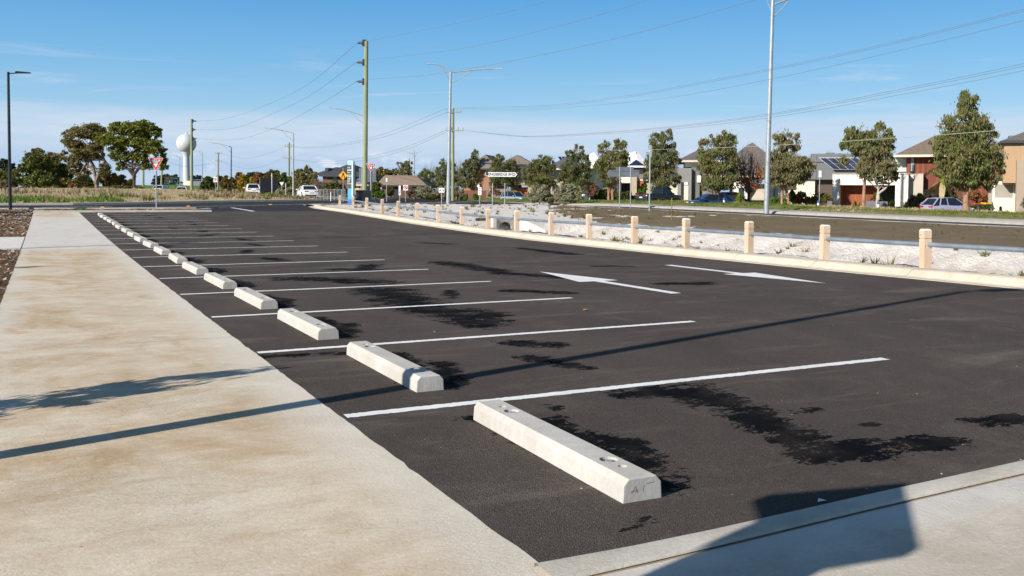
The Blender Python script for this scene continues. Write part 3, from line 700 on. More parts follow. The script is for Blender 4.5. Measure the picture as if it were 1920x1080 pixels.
# ------------------------------------------------------------------ signs
def signroot(name, label, cat, base, D, yaw=0., group=None):
    b = P(*base, D); r = thing(name, label, cat, b, -YAW + yaw, group); return r, D / FPX
def spost(r, h, x=0., rad=.038, mat=None, z0=-.4):
    m = MB(); m.tube([(x, 0, z0), (x, 0, h)], rad, 10); m.build('post', mat or GALV, r, True)
def plate(r, poly, mat, y=-.045, th=.012, name='sign_plate', parent=None):
    m = MB(); m.prism(poly, y, y + th, 'y'); return m.build(name, mat, parent or r)
def giveway(label, base, top, w_, D, yaw):
    r, s = signroot('give_way_sign', label, 'road sign', base, D, yaw, 'give way signs')
    W = w_ * s / 2; zt = (base[1] - top) * s; h = W * 2 * .866
    spost(r, zt - .08, 0, .05)
    def tri(k, dz): 
        c_ = zt - h / 3; return [(-W * k, c_ + h / 3 * k), (W * k, c_ + h / 3 * k), (W * .06, c_ - 2 * h / 3 * k * .97), (-W * .06, c_ - 2 * h / 3 * k * .97)]
    plate(r, tri(1, 0), WHITE, -.07, .012)
    plate(r, tri(.93, 0), REDS, -.075, .004, 'red_border')
    plate(r, [(-W * .60, zt - h * .125), (W * .60, zt - h * .125), (W * .02, zt - h * .70), (-W * .02, zt - h * .70)], WHITE, -.080, .004, 'white_panel')
    lettering('GIVE', W * .40, BLACK, r, (0, -.085, zt - h * .23)); lettering('WAY', W * .32, BLACK, r, (0, -.085, zt - h * .40))
    return r
giveway('red and white give way sign on a pole beyond the wheel stops', (293.5, 391.5), 296.5, 28, 63.5, .0)
giveway('red and white give way sign in front of the green power pole and black cabinet', (695.5, 376), 306.5, 18, 84, .05)
# yellow merge diamond
r, s = signroot('warning_sign', 'yellow diamond merge warning sign beside the blue totem', 'road sign', (643.5, 371), 92)
spost(r, 56 * s)
cz = (371 - 329) * s; W = 9 * s
plate(r, [(0, cz - W), (W, cz), (0, cz + W), (-W, cz)], BLACK, -.06); plate(r, [(0, cz - W * .94), (W * .94, cz), (0, cz + W * .94), (-W * .94, cz)], YEL, -.066, .006, 'yellow_face')
m = MB()
for sx in (-1, 1):
    m.tube([(sx * W * .26, -.075, cz - W * .5), (sx * W * .24, -.075, cz - W * .12), (sx * W * .07, -.075, cz + W * .22), (sx * W * .05, -.075, cz + W * .5)], W * .085, 6)
m.prism([(-W * .25, cz + W * .25), (W * .25, cz + W * .25), (0, cz + W * .62)], -.08, -.07, 'y'); m.build('merge_symbol', BLACK, r)
# blue totem
BLUE = M('totem_blue', (.10, .36, .72), .4, .25, .6); PALEB = M('totem_pale_blue', (.45, .66, .82), .4, .05); DKG = M('totem_dark_panel', (.055, .068, .06), .45, .08); DEEPB = M('totem_base_blue', (.01, .16, .60), .4)
r, s = signroot('totem_sign', 'tall blue and dark green directory totem behind the timber posts', 'sign', (656, 380), 82, -.25)
zt = lambda py: (380 - py) * s
m = MB(); m.box(-4.2 * s, 4.4 * s, 0, .22, zt(374), zt(353)); m.build('blue_panel', BLUE, r)
m = MB(); m.box(-4.2 * s, 4.4 * s, 0, .22, zt(310), zt(301.5)); m.build('top_panel', PALEB, r)
m = MB(); m.prism([(-3.4 * s, zt(308)), (-1.8 * s, zt(308)), (.2 * s, zt(302.5)), (-1.0 * s, zt(302.5))], -.012, -.002, 'y'); m.prism([(1.2 * s, zt(303)), (2.4 * s, zt(303)), (3.4 * s, zt(308)), (2.2 * s, zt(308))], -.012, -.002, 'y'); m.build('emblem', BLUE, r)
m = MB(); m.box(-5.0 * s, 4.2 * s, -.04, .24, zt(353), zt(309.5)); pn = m.build('dark_panel', DKG, r)
m = MB(); m.box(4.45 * s, 7.4 * s, -.10, .28, zt(368), zt(302)); m.build('pale_fin', PALEB, r)
m = MB(); m.box(7.45 * s, 10 * s, -.04, .24, zt(353), zt(309)); m.build('dark_panel', DKG, r)
m = MB(); m.box(-4.4 * s, 4.2 * s, -.02, .24, -.3, zt(374.5)); m.build('base_panel', DEEPB, r)
m = MB(); q = random.Random(3)
for py, n_ in ((314.5, 2), (318.6, 3), (319.8, 3), (323.5, 2), (328.6, 3), (331.4, 3), (334.4, 2), (337.6, 2), (341, 2), (344.6, 3)):
    x = -4.4 * s
    for k in range(n_):
        wv = q.uniform(1.2, 2.6) * s; m.box(x, min(x + wv, 3.6 * s), -.052, -.041, zt(py) - .03, zt(py) + .03); x += wv + .05
m.build('lettering', M('lettering_white', (.7, .72, .7), .5), pn)
m = MB(); m.box(-4.2 * s, -3.2 * s, -.052, -.041, zt(349) - .1, zt(349)); m.build('lettering', M('lettering_red', (.5, .1, .12), .5), pn)
# black cabinet at foot of the pole
r, s = signroot('utility_cabinet', 'black ribbed box cabinet at the foot of the thick green pole', 'cabinet', (683, 377), 82.5, .18)
CABM = M('cabinet_black', (.022, .024, .028), .5, .2, 3)
m = MB(); m.box(-16 * s, 12 * s, 0, 1.5, -.2, 20.5 * s)
m.build('body', CABM, r, bevel=.03)
for i in range(16):
    m = MB(); x = (-9.5 + i * 1.28) * s; m.box(x, x + .025, -.02, .0, .08, 19.2 * s); m.build('rib', CABM, r)
m = MB(); m.box(-15.2 * s, -13.3 * s, -.012, -.001, 5 * s, 17 * s); m.box(-12 * s, -11 * s, -.012, -.001, 8 * s, 15 * s); m.build('notice_panel', M('notice_grey', (.30, .31, .33), .5, .5, 9), r)
# big grey sign back behind the green pole
r, s = signroot('large_sign', 'back of a large grey road sign behind the thick green pole', 'road sign', (688, 372), 96, 0)
for py0, py1 in ((315.5, 321), (321.3, 327), (327.3, 332), (332.3, 337), (337.3, 341)):
    m = MB(); m.box(-15 * s, 17 * s, 0, .06, (372 - py1) * s, (372 - py0) * s); m.build('back_panel', GREYP, r)
for x in (-9 * s, 8 * s): spost(r, 56 * s, x, .06)
# small white signs
def small_sign(label, base, D, px_w, py0, py1, front=True, posttop=None, decor=None, yaw=0., px_off=0., mat=None, rad=.035):
    r, s = signroot('road_sign', label, 'road sign', base, D, yaw)
    spost(r, (base[1] - (posttop or py0 + 1)) * s, 0, rad)
    zc = (base[1] - (py0 + py1) / 2) * s; h = (py1 - py0) * s / 2; W = px_w * s / 2; x = px_off * s
    plate(r, [(x - W, zc - h), (x + W, zc - h), (x + W, zc + h), (x - W, zc + h)], mat or WHITE, -.06 if front else .045, .012)
    if decor: decor(r, s, x, zc, W, h)
    return r
small_sign('narrow white marker plate on a tall post left of the tan-roofed house', (725, 371), 95, 2.8, 334, 341)
def dec_arrow(r, s, x, zc, W, h):
    m = MB(); y = -.07; m.tube([(x + .0, y, zc - h * .7), (x + W * .05, y, zc - h * .2), (x + W * .4, y, zc + h * .05)], W * .2, 6); m.prism([(x - W * .5, zc - h * .35), (x + W * .3, zc - h * .35), (x - W * .1, zc - h * .75)], y - .005, y + .005, 'y'); m.build('keep_left_arrow', BLACK, r)
small_sign('tall narrow white keep left sign behind the timber posts', (749.5, 375), 84, 3.6, 348, 366, decor=dec_arrow)
def dec_nout(r, s, x, zc, W, h):
    def ring(r0, r1, mat, nm, y):
        n = 20; m = MB(); vs = [(x + rr * math.cos(6.2832 * i / n), y, zc + h * .1 + rr * math.sin(6.2832 * i / n)) for rr in (r0, r1) for i in range(n)]
        m.add(vs, [(i, (i + 1) % n, n + (i + 1) % n, n + i) for i in range(n)]); return m.build(nm, mat, r)
    ring(W * .62, W * .86, REDS, 'red_ring', -.068)
    m = MB(); a = W * .6; m.add([(x - a - .02, -.069, zc + h * .1 + a), (x - a + .08, -.069, zc + h * .1 + a), (x + a + .02, -.069, zc + h * .1 - a), (x + a - .08, -.069, zc + h * .1 - a)], [(0, 1, 2, 3)]); m.build('red_bar', REDS, r)
    m = MB(); m.tube([(x + W * .3, -.066, zc - h * .3), (x + W * .3, -.066, zc + h * .35), (x - W * .2, -.066, zc + h * .35), (x - W * .2, -.066, zc - h * .1)], W * .08, 5); m.build('turn_symbol', BLACK, r)
small_sign('white square no U-turn sign with red ring', (760.5, 371), 97, 9, 347, 357, decor=dec_nout)
def dec_two(r, s, x, zc, W, h):
    for sx in (-1, 1):
        m = MB(); m.tube([(x + sx * W * .22, -.068, zc + h * .5), (x + sx * W * .55, -.068, zc - h * .15)], W * .11, 6); m.prism([(x + sx * W * .25, zc - h * .15), (x + sx * W * .8, zc - h * .05), (x + sx * W * .72, zc - h * .7)], -.072, -.064, 'y'); m.build('arrow', BLACK, r)
small_sign('small white sign with two black down arrows', (828, 380), 81, 10.5, 352.5, 361, decor=dec_two)
def dec_lines(r, s, x, zc, W, h):
    m = MB()
    for k in (.6, .1, -.5): m.box(x - W * .6, x + W * .6, -.068, -.061, zc + h * k - h * .1, zc + h * k + h * .1)
    m.build('lettering', GREYP, r)
small_sign('white notice plate on a short post left of the long street name sign', (899.5, 379.5), 81, 6.2, 351, 365.5, decor=dec_lines)
small_sign('edge-on white plate atop a galvanised post in the brown soil', (1217.5, 400), 66, 2.6, 273, 294, posttop=272.5, yaw=.6, px_off=1.9, rad=.055)
small_sign('white rectangular bus sign on a grey post in front of the grey house', (1536, 389), 76, 5, 320, 332.5, posttop=320)
small_sign('round white backed speed sign near the dark green bush', (563 / 9 + 341.5, 359), 150, 6.8, 332, 341.5, decor=dec_nout)
# white inverted triangle (back of give way)
r, s = signroot('give_way_sign', 'pale back of a give way sign right of the black message board', 'road sign', (528.5, 364), 125, 0, 'give way signs')
spost(r, 22 * s); plate(r, [(-4.2 * s, 22.5 * s), (4.2 * s, 22.5 * s), (0, 15 * s)], M('sign_back_pale', (.6, .63, .66), .5), -.05)
# street name blade
r, s = signroot('street_name_sign', 'white street name sign reading KINGSBRIDGE BVD on two posts', 'road sign', (935, 380.5), 80, 0)
spost(r, 37 * s, -11.5 * s, .04); spost(r, 37 * s, 11.5 * s, .04)
z0, z1 = (380.5 - 331.3) * s, (380.5 - 323.2) * s
b = plate(r, [(-20 * s, z0), (31 * s, z0), (34 * s, (z0 + z1) / 2), (31 * s, z1), (-20 * s, z1)], WHITE, -.07, .02)
lettering('KINGSBRIDGE BVD', .335, BLACK, r, (3.6 * s, -.078, (z0 + z1) / 2), .82)
m = MB()
for sg in (-1, 1):
    m.prism([(28.2 * s, (z0 + z1) / 2 + sg * .12), (29.8 * s, (z0 + z1) / 2 + sg * .12), (31.6 * s, (z0 + z1) / 2), (30.0 * s, (z0 + z1) / 2)], -.076, -.071, 'y')
m.build('chevron', BLACK, r)
# back of direction sign on two posts
r, s = signroot('direction_sign', 'grey back of a pointed direction sign on two posts', 'road sign', (1162, 388), 79, 0)
zt = lambda py: (388 - py) * s
m = MB(); m.prism([(-25 * s, zt(325)), (-21 * s, zt(319)), (36 * s, zt(319)), (36 * s, zt(331.5)), (-22 * s, zt(332.5))], 0, .03, 'y'); m.build('lower_panel', GREYP, r)
m = MB(); m.box(-8 * s, 25 * s, 0, .03, zt(318.8), zt(313)); m.build('upper_panel', GREYP, r)
for py in (320.5, 330.5): m = MB(); m.box(-20 * s, 35.5 * s, -.03, -.001, zt(py) - .03, zt(py) + .03); m.build('rail', GREYP, r)
spost(r, 75.5 * s, -.5 * s, .042); spost(r, 75.5 * s, 20 * s, .042)
# green highway sign
GREENS = M('sign_green', (.0, .11, .05), .4, .06)
r, s = signroot('highway_sign', 'green highway direction sign with a yellow route marker, left of the water tower', 'road sign', (323, 362), 140, 0)
zt = lambda py: (362 - py) * s
for x in (-7 * s, 7 * s): spost(r, zt(346), x, .06)
plate(r, [(-14 * s, zt(346)), (14 * s, zt(346)), (14 * s, zt(331.5)), (-14 * s, zt(331.5))], WHITE, -.08, .02)
plate(r, [(-13.6 * s, zt(345.6)), (13.6 * s, zt(345.6)), (13.6 * s, zt(331.9)), (-13.6 * s, zt(331.9))], GREENS, -.086, .005, 'green_face')
m = MB(); m.box(-12 * s, -5 * s, -.096, -.088, zt(335.8), zt(332.8)); m.build('route_marker', YEL, r)
m = MB(); q = random.Random(8)
for py, xs_ in ((334.3, ((-3.5, 12),)), (338, ((-12, -8), (-7.5, 2), (10, 12))), (341, ((-12, -8), (-7.5, 3), (5, 8.5), (10, 12))), (344, ((-12, -9), (-8.6, -4), (7, 12)))):
    for a, b_ in xs_:
        x = a * s
        while x < b_ * s - .1: m.box(x, x + .13, -.095, -.088, zt(py) - q.uniform(.05, .09), zt(py) + q.uniform(.05, .10)); x += .2
m.build('lettering', WHITE, r)
# black message board trailer
r, s = signroot('message_board', 'large black electronic message board trailer, switched off', 'message board', (504, 365), 118, .1)
zt = lambda py: (365 - py) * s
BBM = M('board_black', (.006, .007, .010), .35, .3, 2)
m = MB(); m.box(-16 * s, 16 * s, 0, .35, zt(359), zt(333.5)); m.build('screen', BBM, r, bevel=.02)
m = MB(); m.box(-16.8 * s, -16.1 * s, -.03, .3, zt(361), zt(333)); m.build('frame', GALVD, r)
m = MB(); m.box(-14 * s, 15 * s, .1, 1.6, zt(363), zt(359.3)); m.build('trailer', BLACKP, r)
for x in (-9 * s, 9 * s):
    m = MB(); m.tube([(x - .11, .9, .3), (x + .11, .9, .3)], .34, 16); m.build('wheel', BLACK, r)
# slim posts, guide posts
def slim(name, label, cat, base, D, top, rad, mat, group=None):
    r, s = signroot(name, label, cat, base, D); h = (base[1] - top) * s
    m = MB(); m.tube([(0, 0, -.3), (0, 0, h * .98), (0, 0, h)], [rad, rad, rad * .6], 8); m.build('shaft', mat, r, True); return r, s, h
slim('timber_stake', 'thin timber stake standing in the brown soil', 'stake', (1259, 423), 50, 371, .03, M('stake_wood', (.20, .13, .07), .9, .4, 2))
slim('pole', 'pale thin pole in front of the black message board', 'pole', (510, 365), 112, 325, .06, GALV)
slim('pole', 'short grey pole left of the two bare trunks by the white sedan', 'pole', (536, 369), 108, 344, .05, GALVD)
r, s, h = slim('guide_post', 'white roadside guide post with a red top near the guard rail', 'guide post', (620.3, 371.5), 98, 355, .05, WHITE)
m = MB(); m.tube([(0, 0, h * .70), (0, 0, h * 1.02)], .06, 8); m.build('red_band', REDS, r)
for k, (px, py) in enumerate(((1357.5, 384), (1646.5, 392), (1534, 389.5))):
    r, s, h = slim('marker_post', ['white marker post with a blue cap beside the dark sedan', 'white marker post with a blue cap by the curved tree trunk', 'white marker post with a blue cap beside the white bus sign'][k], 'marker post', (px, py), [84, 70, 76][k], py - 13, .08, WHITE, 'blue-capped marker posts')
    m = MB(); m.tube([(0, 0, h * .68), (0, 0, h * 1.03)], .088, 8); m.build('cap', M('cap_blue', (.03, .12, .34), .5), r)
# pedestrian guard rail
r, s = signroot('guard_rail', 'low grey pedestrian guard rail right of the white sedan', 'guard rail', (622, 372), 99, .1)
for z in (.15, .95): m = MB(); m.tube([(-28 * s, 0, z), (25 * s, 0, z)], .03, 6); m.build('rail', GALV, r)
for i in range(9): m = MB(); x = (-28 + i * 6.6) * s; m.tube([(x, 0, -.2), (x, 0, .95)], .03, 6); m.build('post', GALV, r)
mm = MB()
for i in range(70): x = (-28 + i * .76) * s; mm.tube([(x, 0, .16), (x, 0, .94)], .006, 4)
mm.build('infill_bars', GALVD, r)

# ------------------------------------------------------------------ unseen column and plate, added to cast the near corner shadow
r = thing('shadow_caster', 'unseen shadow caster added as a column with flat canopy standing just outside the near corner', 'shadow caster', (-1.05, 1.90, 0))
m = MB(); m.prism([(-.06 - .03, .45), (.74, .27), (.02, -.42), (-.62, -.34)], 2.36, 2.44, 'z'); m.build('occluder', GREYP, r)  # plate outline shaped to throw the block of that shadow
m = MB(); m.box(-.13, .13, -.21, .21, -.1, 2.36); m.build('cabinet', WHITE, r)  # plain column added to throw the band leading to it
m = MB(); m.box(.131, .14, -.12, .12, 1.25, 1.5); m.build('screen', BLACK, r)  # panel dressing the added column, no real screen
# kerb islands, road paint on the cross road
def island(pts, mat, top):
    poly = [(at(*p).x, at(*p).y) for p in pts]
    zz = prof(sum(y for x, y in poly) / len(poly)); slab('kerb_island', poly, zz - .3, zz + .14, mat)
    cx = sum(x for x, y in poly) / len(poly); cy_ = sum(y for x, y in poly) / len(poly)
    slab('mulch_bed', [(cx + (x - cx) * .9, cy_ + (y - cy_) * .86) for x, y in poly], zz + .10, zz + .165, top)
sheet('mulch_bed', -.55, 9.3, 61.4, 66.6, .05, MULCH, .4, .3, noise_amp=.06)
grid('kerb', [[(x, y + .4 * math.sin(x * .8) * 0, prof(63) + z) for x in frange(-.6, 9.5, .5)] for y, z in ((61.2, -.05), (61.22, .10), (61.5, .11), (61.5, .0))], KERBG)
grid('kerb', [[(x, y, prof(66) + z) for x in frange(-.6, 9.3, .5)] for y, z in ((66.4, .05), (66.45, .14), (66.75, .14), (66.8, -.02))], KERBG)
sheet('mulch_bed', -40, -.9, 61.4, 66.6, .05, MULCH, .8, .3, noise_amp=.05)
grid('kerb', [[(x, y - .0, prof(66) + z) for x in frange(-40, -.9, .9)] for y, z in ((66.4, .05), (66.45, .14), (66.75, .14), (66.8, -.02))], KERBG)
def roadline(pts, wd, name='painted_line'):
    pr = [at(*p) for p in pts]; rows = []
    for i, p in enumerate(pr):
        d = (pr[min(i + 1, len(pr) - 1)] - pr[max(i - 1, 0)]).normalized(); n_ = Vector((-d.y, d.x, 0)) * wd / 2
        rows.append([(*(p + n_ * k).xy, prof((p + n_ * k).y) - .004) for k in (-1, 1)])
    grid(name, rows, PAINT)
roadline([(78, 388.6), (110, 388.1), (145, 387.6)], .22); roadline([(145, 387.5), (210, 386.6)], .22)
roadline([(192, 389.5), (300, 388.3), (420, 386), (560, 383), (660, 380.3)], .2)
roadline([(340, 393), (353, 392.6)], .5); roadline([(372, 391.2), (394, 390.2)], .5); roadline([(116, 394.2), (150, 393.8)], .5)
roadline([(411, 389.6), (434, 389.2), (470, 395), (506, 402.5)], .28)
for k, (px, py) in enumerate(((192, 389.3), (353, 387.2), (507, 384))):
    p = at(px, py); m = MB(); m.add([(-.07, -.07, 0), (.07, -.07, 0), (.07, .07, 0), (-.07, .07, 0), (-.04, -.04, .03), (.04, -.04, .03), (.04, .04, .03), (-.04, .04, .03)], [(4, 5, 6, 7), (0, 1, 5, 4), (1, 2, 6, 5), (2, 3, 7, 6), (3, 0, 4, 7)])
    o = m.build('road_stud', M('stud_orange', (.85, .33, .02), .4), loc=(p.x, p.y, p.z)); o.scale = (1.9, 1.9, 1.9); o.location.z += .005
    tag(o, ['orange road stud left of the left give way sign', 'orange road stud between the left give way sign and the white sedan', 'orange road stud nearest the white sedan'][k], 'road stud', 'orange road studs')
# ------------------------------------------------------------------ cars
GLASS = M('car_glass', (.012, .016, .02), .08, .1, 1, spec=.9); TYRE = M('tyre_rubber', (.012, .012, .013), .85, .2, 20); RIM = M('alloy_rim', (.35, .36, .38), .35, .1, 5, metal=.6)
TRIM = M('black_trim', (.015, .015, .016), .5); LAMPR = M('tail_red', (.42, .012, .01), .2); LAMPW = M('lamp_clear', (.55, .57, .6), .15, spec=.8); PLATE = M('number_plate', (.6, .6, .58), .5)
def carpaint(name, c): return M(name, c, .32, .04, 1, spec=.5, coat=.8)
def car(name, label, loc, yaw, L, W, H, paint, style, group='cars on the far roads'):
    r = thing(name, label, 'car', loc, yaw, group)
    hl = L / 2; hw = W / 2; wr = .33 if style != 'suv' else .37; gc = .20 if style not in ('suv', 'ute') else .28
    belt = H * .62; ax = (hl * .60, -hl * .58)
    if style == 'sedan': st = [(-hl, .50, .84), (-hl * .97, .60, .92), (-hl * .86, .66, .97), (-hl * .62, .67, 1), (0, .635, 1), (hl * .42, .62, 1), (hl * .6, .58, .99), (hl * .85, .52, .93), (hl * .97, .46, .84), (hl, .36, .74)]; gr = (-hl * .80, hl * .46, -hl * .42, hl * .12)
    elif style == 'hatch': st = [(-hl, .50, .86), (-hl * .96, .62, .95), (-hl * .6, .65, 1), (0, .64, 1), (hl * .5, .62, 1), (hl * .72, .57, .97), (hl * .9, .50, .88), (hl, .36, .76)]; gr = (-hl * .97, hl * .62, -hl * .66, hl * .16)
    elif style == 'ute': st = [(-hl, .58, .92), (-hl * .98, .62, .97), (-hl * .2, .62, 1), (0, .62, 1), (hl * .45, .62, 1), (hl * .62, .60, .99), (hl * .9, .56, .95), (hl, .40, .88)]; gr = (-hl * .14, hl * .5, -hl * .04, hl * .22)
    else: st = [(-hl, .50, .90), (-hl * .97, .62, .97), (-hl * .6, .64, 1), (0, .63, 1), (hl * .45, .62, 1), (hl * .6, .61, .99), (hl * .88, .56, .93), (hl * .98, .50, .85), (hl, .38, .8)]; gr = (-hl * .97, hl * .52, -hl * .80, hl * .16)
    def ring(x, zt, k):
        w_ = hw * k; z0 = gc + .02; z1 = H * zt
        half = [(w_ * .86, z0), (w_ * .98, z0 + .12), (w_, z0 + (z1 - z0) * .45), (w_ * .97, z0 + (z1 - z0) * .8), (w_ * .90, z1 - .02), (w_ * .6, z1 + .012), (0, z1 + .02)]
        return [(x, y, z) for y, z in half] + [(x, -y, z) for y, z in half[:-1][::-1]]
    # densify stations for wheel arches
    xs = sorted(set([s[0] for s in st] + [a + d for a in ax for d in (-wr - .06, -wr * .8, -wr * .4, 0, wr * .4, wr * .8, wr + .06)]))
    rings = []
    for x in xs:
        zt = lerp_tab([(a, b) for a, b, c_ in st], x); k = lerp_tab([(a, c_) for a, b, c_ in st], x); rg = ring(x, zt, k)
        for a in ax:
            d = abs(x - a)
            if d < wr + .05:
                za = wr + math.sqrt(max(0, (wr + .05) ** 2 - d * d)); rg = [(px_, y, max(z, za) if z < za + .001 and abs(y) > hw * .5 else z) for px_, y, z in rg]
        rings.append(rg)
    n = len(rings[0]); mb = MB(); mb.add([v for rg in rings for v in rg], [(i * n + j, i * n + (j + 1) % n, (i + 1) * n + (j + 1) % n, (i + 1) * n + j) for i in range(len(rings) - 1) for j in range(n)] + [tuple(range(n)), tuple((len(rings) - 1) * n + j for j in range(n))])
    xb0, xb1, xt0, xt1 = gr; zb = H * .62; zt = H - .03; wb = hw * .92; wt = hw * .72
    # roof and pillars
    roof = [(xt0 - .05, zt - .03), (xt0 + .25, H - .005), (0.3 * (xt0 + xt1), H), (xt1 - .2, H - .01), (xt1 + .06, zt - .03)]
    for (a, za), (b_, zb_) in zip(roof, roof[1:]):
        mb.add([(a, -wt, za - .02), (b_, -wt, zb_ - .02), (b_, wt, zb_ - .02), (a, wt, za - .02), (a, -wt * .8, za + .02), (b_, -wt * .8, zb_ + .02), (b_, wt * .8, zb_ + .02), (a, wt * .8, za + .02)], [(4, 5, 6, 7), (0, 1, 5, 4), (2, 3, 7, 6), (0, 3, 2, 1), (0, 4, 7, 3), (1, 2, 6, 5)])
    for sy in (-1, 1):
        mb.tube([(xb1, sy * wb, zb - .04), (xt1 + .03, sy * wt, zt - .04)], .035, 6); mb.tube([(xb0, sy * wb, zb - .04), (xt0 - .03, sy * wt, zt - .04)], .05, 6)
        xm = (xt0 + xt1) / 2; mb.tube([(xm, sy * wb * 1.0, zb - .04), (xm - .03, sy * wt, zt - .03)], .035, 6)
        if style in ('suv', 'hatch', 'sedan'): xq = xt0 + (.18 if style != 'sedan' else -.02); mb.tube([(xq - .15, sy * wb, zb - .04), (xq + .05, sy * wt, zt - .03)], .05, 6)
    body = mb.build('body', paint, r, True)
    m = MB(); m.add([(xb0, -wb, zb - .03), (xb1, -wb, zb - .03), (xb1, wb, zb - .03), (xb0, wb, zb - .03), (xt0, -wt, zt - .02), (xt1, -wt, zt - .02), (xt1, wt, zt - .02), (xt0, wt, zt - .02)], [(0, 1, 5, 4), (1, 2, 6, 5), (2, 3, 7, 6), (3, 0, 4, 7), (4, 5, 6, 7)])
    m.build('glasshouse', GLASS, r)
    m = MB(); m.box(-hl * .93, hl * .93, -hw * .85, hw * .85, gc - .02, gc + .16); m.build('underbody', TRIM, r)
    for a in ax:
        for sy in (-1, 1):
            m = MB(); y = sy * (hw - .12); m.tube([(a, y - .1, wr), (a, y - .08, wr), (a, y + .08, wr), (a, y + .1, wr)], [wr * .9, wr, wr, wr * .9], 18); wo_ = m.build('wheel', TYRE, r)
            m = MB(); m.tube([(a, sy * (hw - .03), wr), (a, sy * (hw - .01), wr)], [wr * .66, wr * .6], 14); m.build('rim', RIM, wo_)
    for sy in (-1, 1):
        m = MB(); m.box(hl - .16, hl - .02, sy * hw * .66 - .17, sy * hw * .66 + .17, H * .41, H * .49); m.build('headlight', LAMPW, r, bevel=.02)
        m = MB(); m.box(-hl - .015, -hl + .12, sy * hw * .62 - .22, sy * hw * .62 + .22, H * .50, H * .575); m.build('tail_light', LAMPR, r, bevel=.02)
        m = MB(); m.box(xb1 - .42, xb1 - .22, sy * (hw + .1) - .1, sy * (hw + .1) + .1, zb, zb + .14); m.build('mirror', paint, r, bevel=.03)
    m = MB(); m.box(-hl - .03, -hl + .02, -.22, .22, H * .40, H * .47); m.build('number_plate', PLATE, r)
    m = MB(); m.box(-hl - .012, -hl + .1, -hw * .7, hw * .7, gc + .06, gc + .2); m.box(hl - .1, hl + .012, -hw * .6, hw * .6, gc + .06, gc + .24); m.build('bumper_grille', TRIM, r)
    if style == 'ute' or style == 'suv':
        for sy in (-1, 1): m = MB(); m.tube([(xt0 + .1, sy * wt * .8, H + .05), (xt1 - .1, sy * wt * .8, H + .05)], .025, 6); m.build('roof_rail', TRIM, r)
    if style == 'ute':
        m = MB(); m.box(-hl * .97, -hl * .16, -hw * .86, hw * .86, H * .61, H * .65); m.build('tray_cover', TRIM, r)
    return r
VIEW = math.atan2(FH.y, FH.x)
PW = carpaint('paint_white', (.80, .80, .78)); PS = carpaint('paint_silver_blue', (.22, .28, .36)); PB_ = carpaint('paint_blue', (.012, .03, .14)); PN = carpaint('paint_navy', (.01, .012, .02)); PP = carpaint('paint_lilac', (.34, .33, .47)); PD = carpaint('paint_dark_green', (.012, .02, .022))
p = P(576, 371.6, 104); car('parked_car', 'white sedan seen from behind beside the guard rail', p, VIEW + .42, 4.6, 1.80, 1.44, PW, 'sedan')
p = P(473, 366.5, 128); car('parked_car', 'white car partly hidden by grass, left of the black message board', p, VIEW + .35, 4.6, 1.8, 1.6, PW, 'suv')
p = P(302, 363, 165); car('parked_car', 'white car seen just behind the left give way sign', p, VIEW + .1, 4.5, 1.8, 1.5, PW, 'hatch')
p = P(341, 366, 158); car('parked_car', 'low white car roof showing through the dry weeds', p, VIEW + .3, 4.6, 1.8, 1.45, PW, 'sedan')
p = P(965.5, 382.3, 126.5); car('parked_car', 'silver blue wagon parked behind the two street name posts', p, VIEW + math.pi + .75, 4.3, 1.8, 1.66, PS, 'suv')
p = P(1110, 378.5, 116); car('parked_car', 'white car half hidden behind the bare reddish tree', p, VIEW + math.pi + 1.2, 4.3, 1.75, 1.5, PW, 'hatch')
p = P(1236, 384.2, 96); car('pickup_truck', 'dark utility truck parked behind the twin-trunked street tree', p, VIEW - .95, 5.2, 1.85, 1.8, PD, 'ute')
p = P(1331, 392.5, 86); car('parked_car', 'low dark blue hatchback in front of the grey rendered house', p, VIEW + math.pi - 1.35, 4.2, 1.75, 1.42, PB_, 'hatch')
p = P(1370, 388.2, 90); car('parked_car', 'black sedan parked in the drive behind the reddish trunk', p, VIEW - .75, 4.7, 1.82, 1.46, PN, 'sedan')
p = P(1775, 407.5, 72.5); car('parked_car', 'lilac hatchback half hidden behind the grassy verge at far right', p, VIEW - 1.35, 3.75, 1.68, 1.54, PP, 'hatch')

# ------------------------------------------------------------------ houses
def render_mat(name, c): return M(name, c, .85, .05, .8, .15, 60)
def brick(name, c1, c2, mortar, sc=7.):
    m = NT(name); o = m.obj(); b = m.n('ShaderNodeTexBrick', {'Vector': m.mapped(o, (1, 1, 1), (R(90), 0, 0)), 'Color1': c1, 'Color2': c2, 'Mortar': mortar, 'Scale': sc, 'Mortar Size': .012})
    c = m.mix(m.ss(m.noise(o, 1.5, 5), .35, .7, 0, .35), b.outputs[0], c1); m.bsdf(c, .9); return m.mat
def tile(name, c):
    m = NT(name); o = m.obj(); sp = m.n('ShaderNodeSeparateXYZ', {0: o})
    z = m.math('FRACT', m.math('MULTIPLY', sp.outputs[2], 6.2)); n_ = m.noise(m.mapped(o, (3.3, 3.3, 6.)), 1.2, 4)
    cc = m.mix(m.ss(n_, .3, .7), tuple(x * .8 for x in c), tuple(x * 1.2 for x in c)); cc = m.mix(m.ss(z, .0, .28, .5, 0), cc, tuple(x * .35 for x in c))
    m.bsdf(cc, .8, 0, m.bump(z, .5, .04), .3); return m.mat
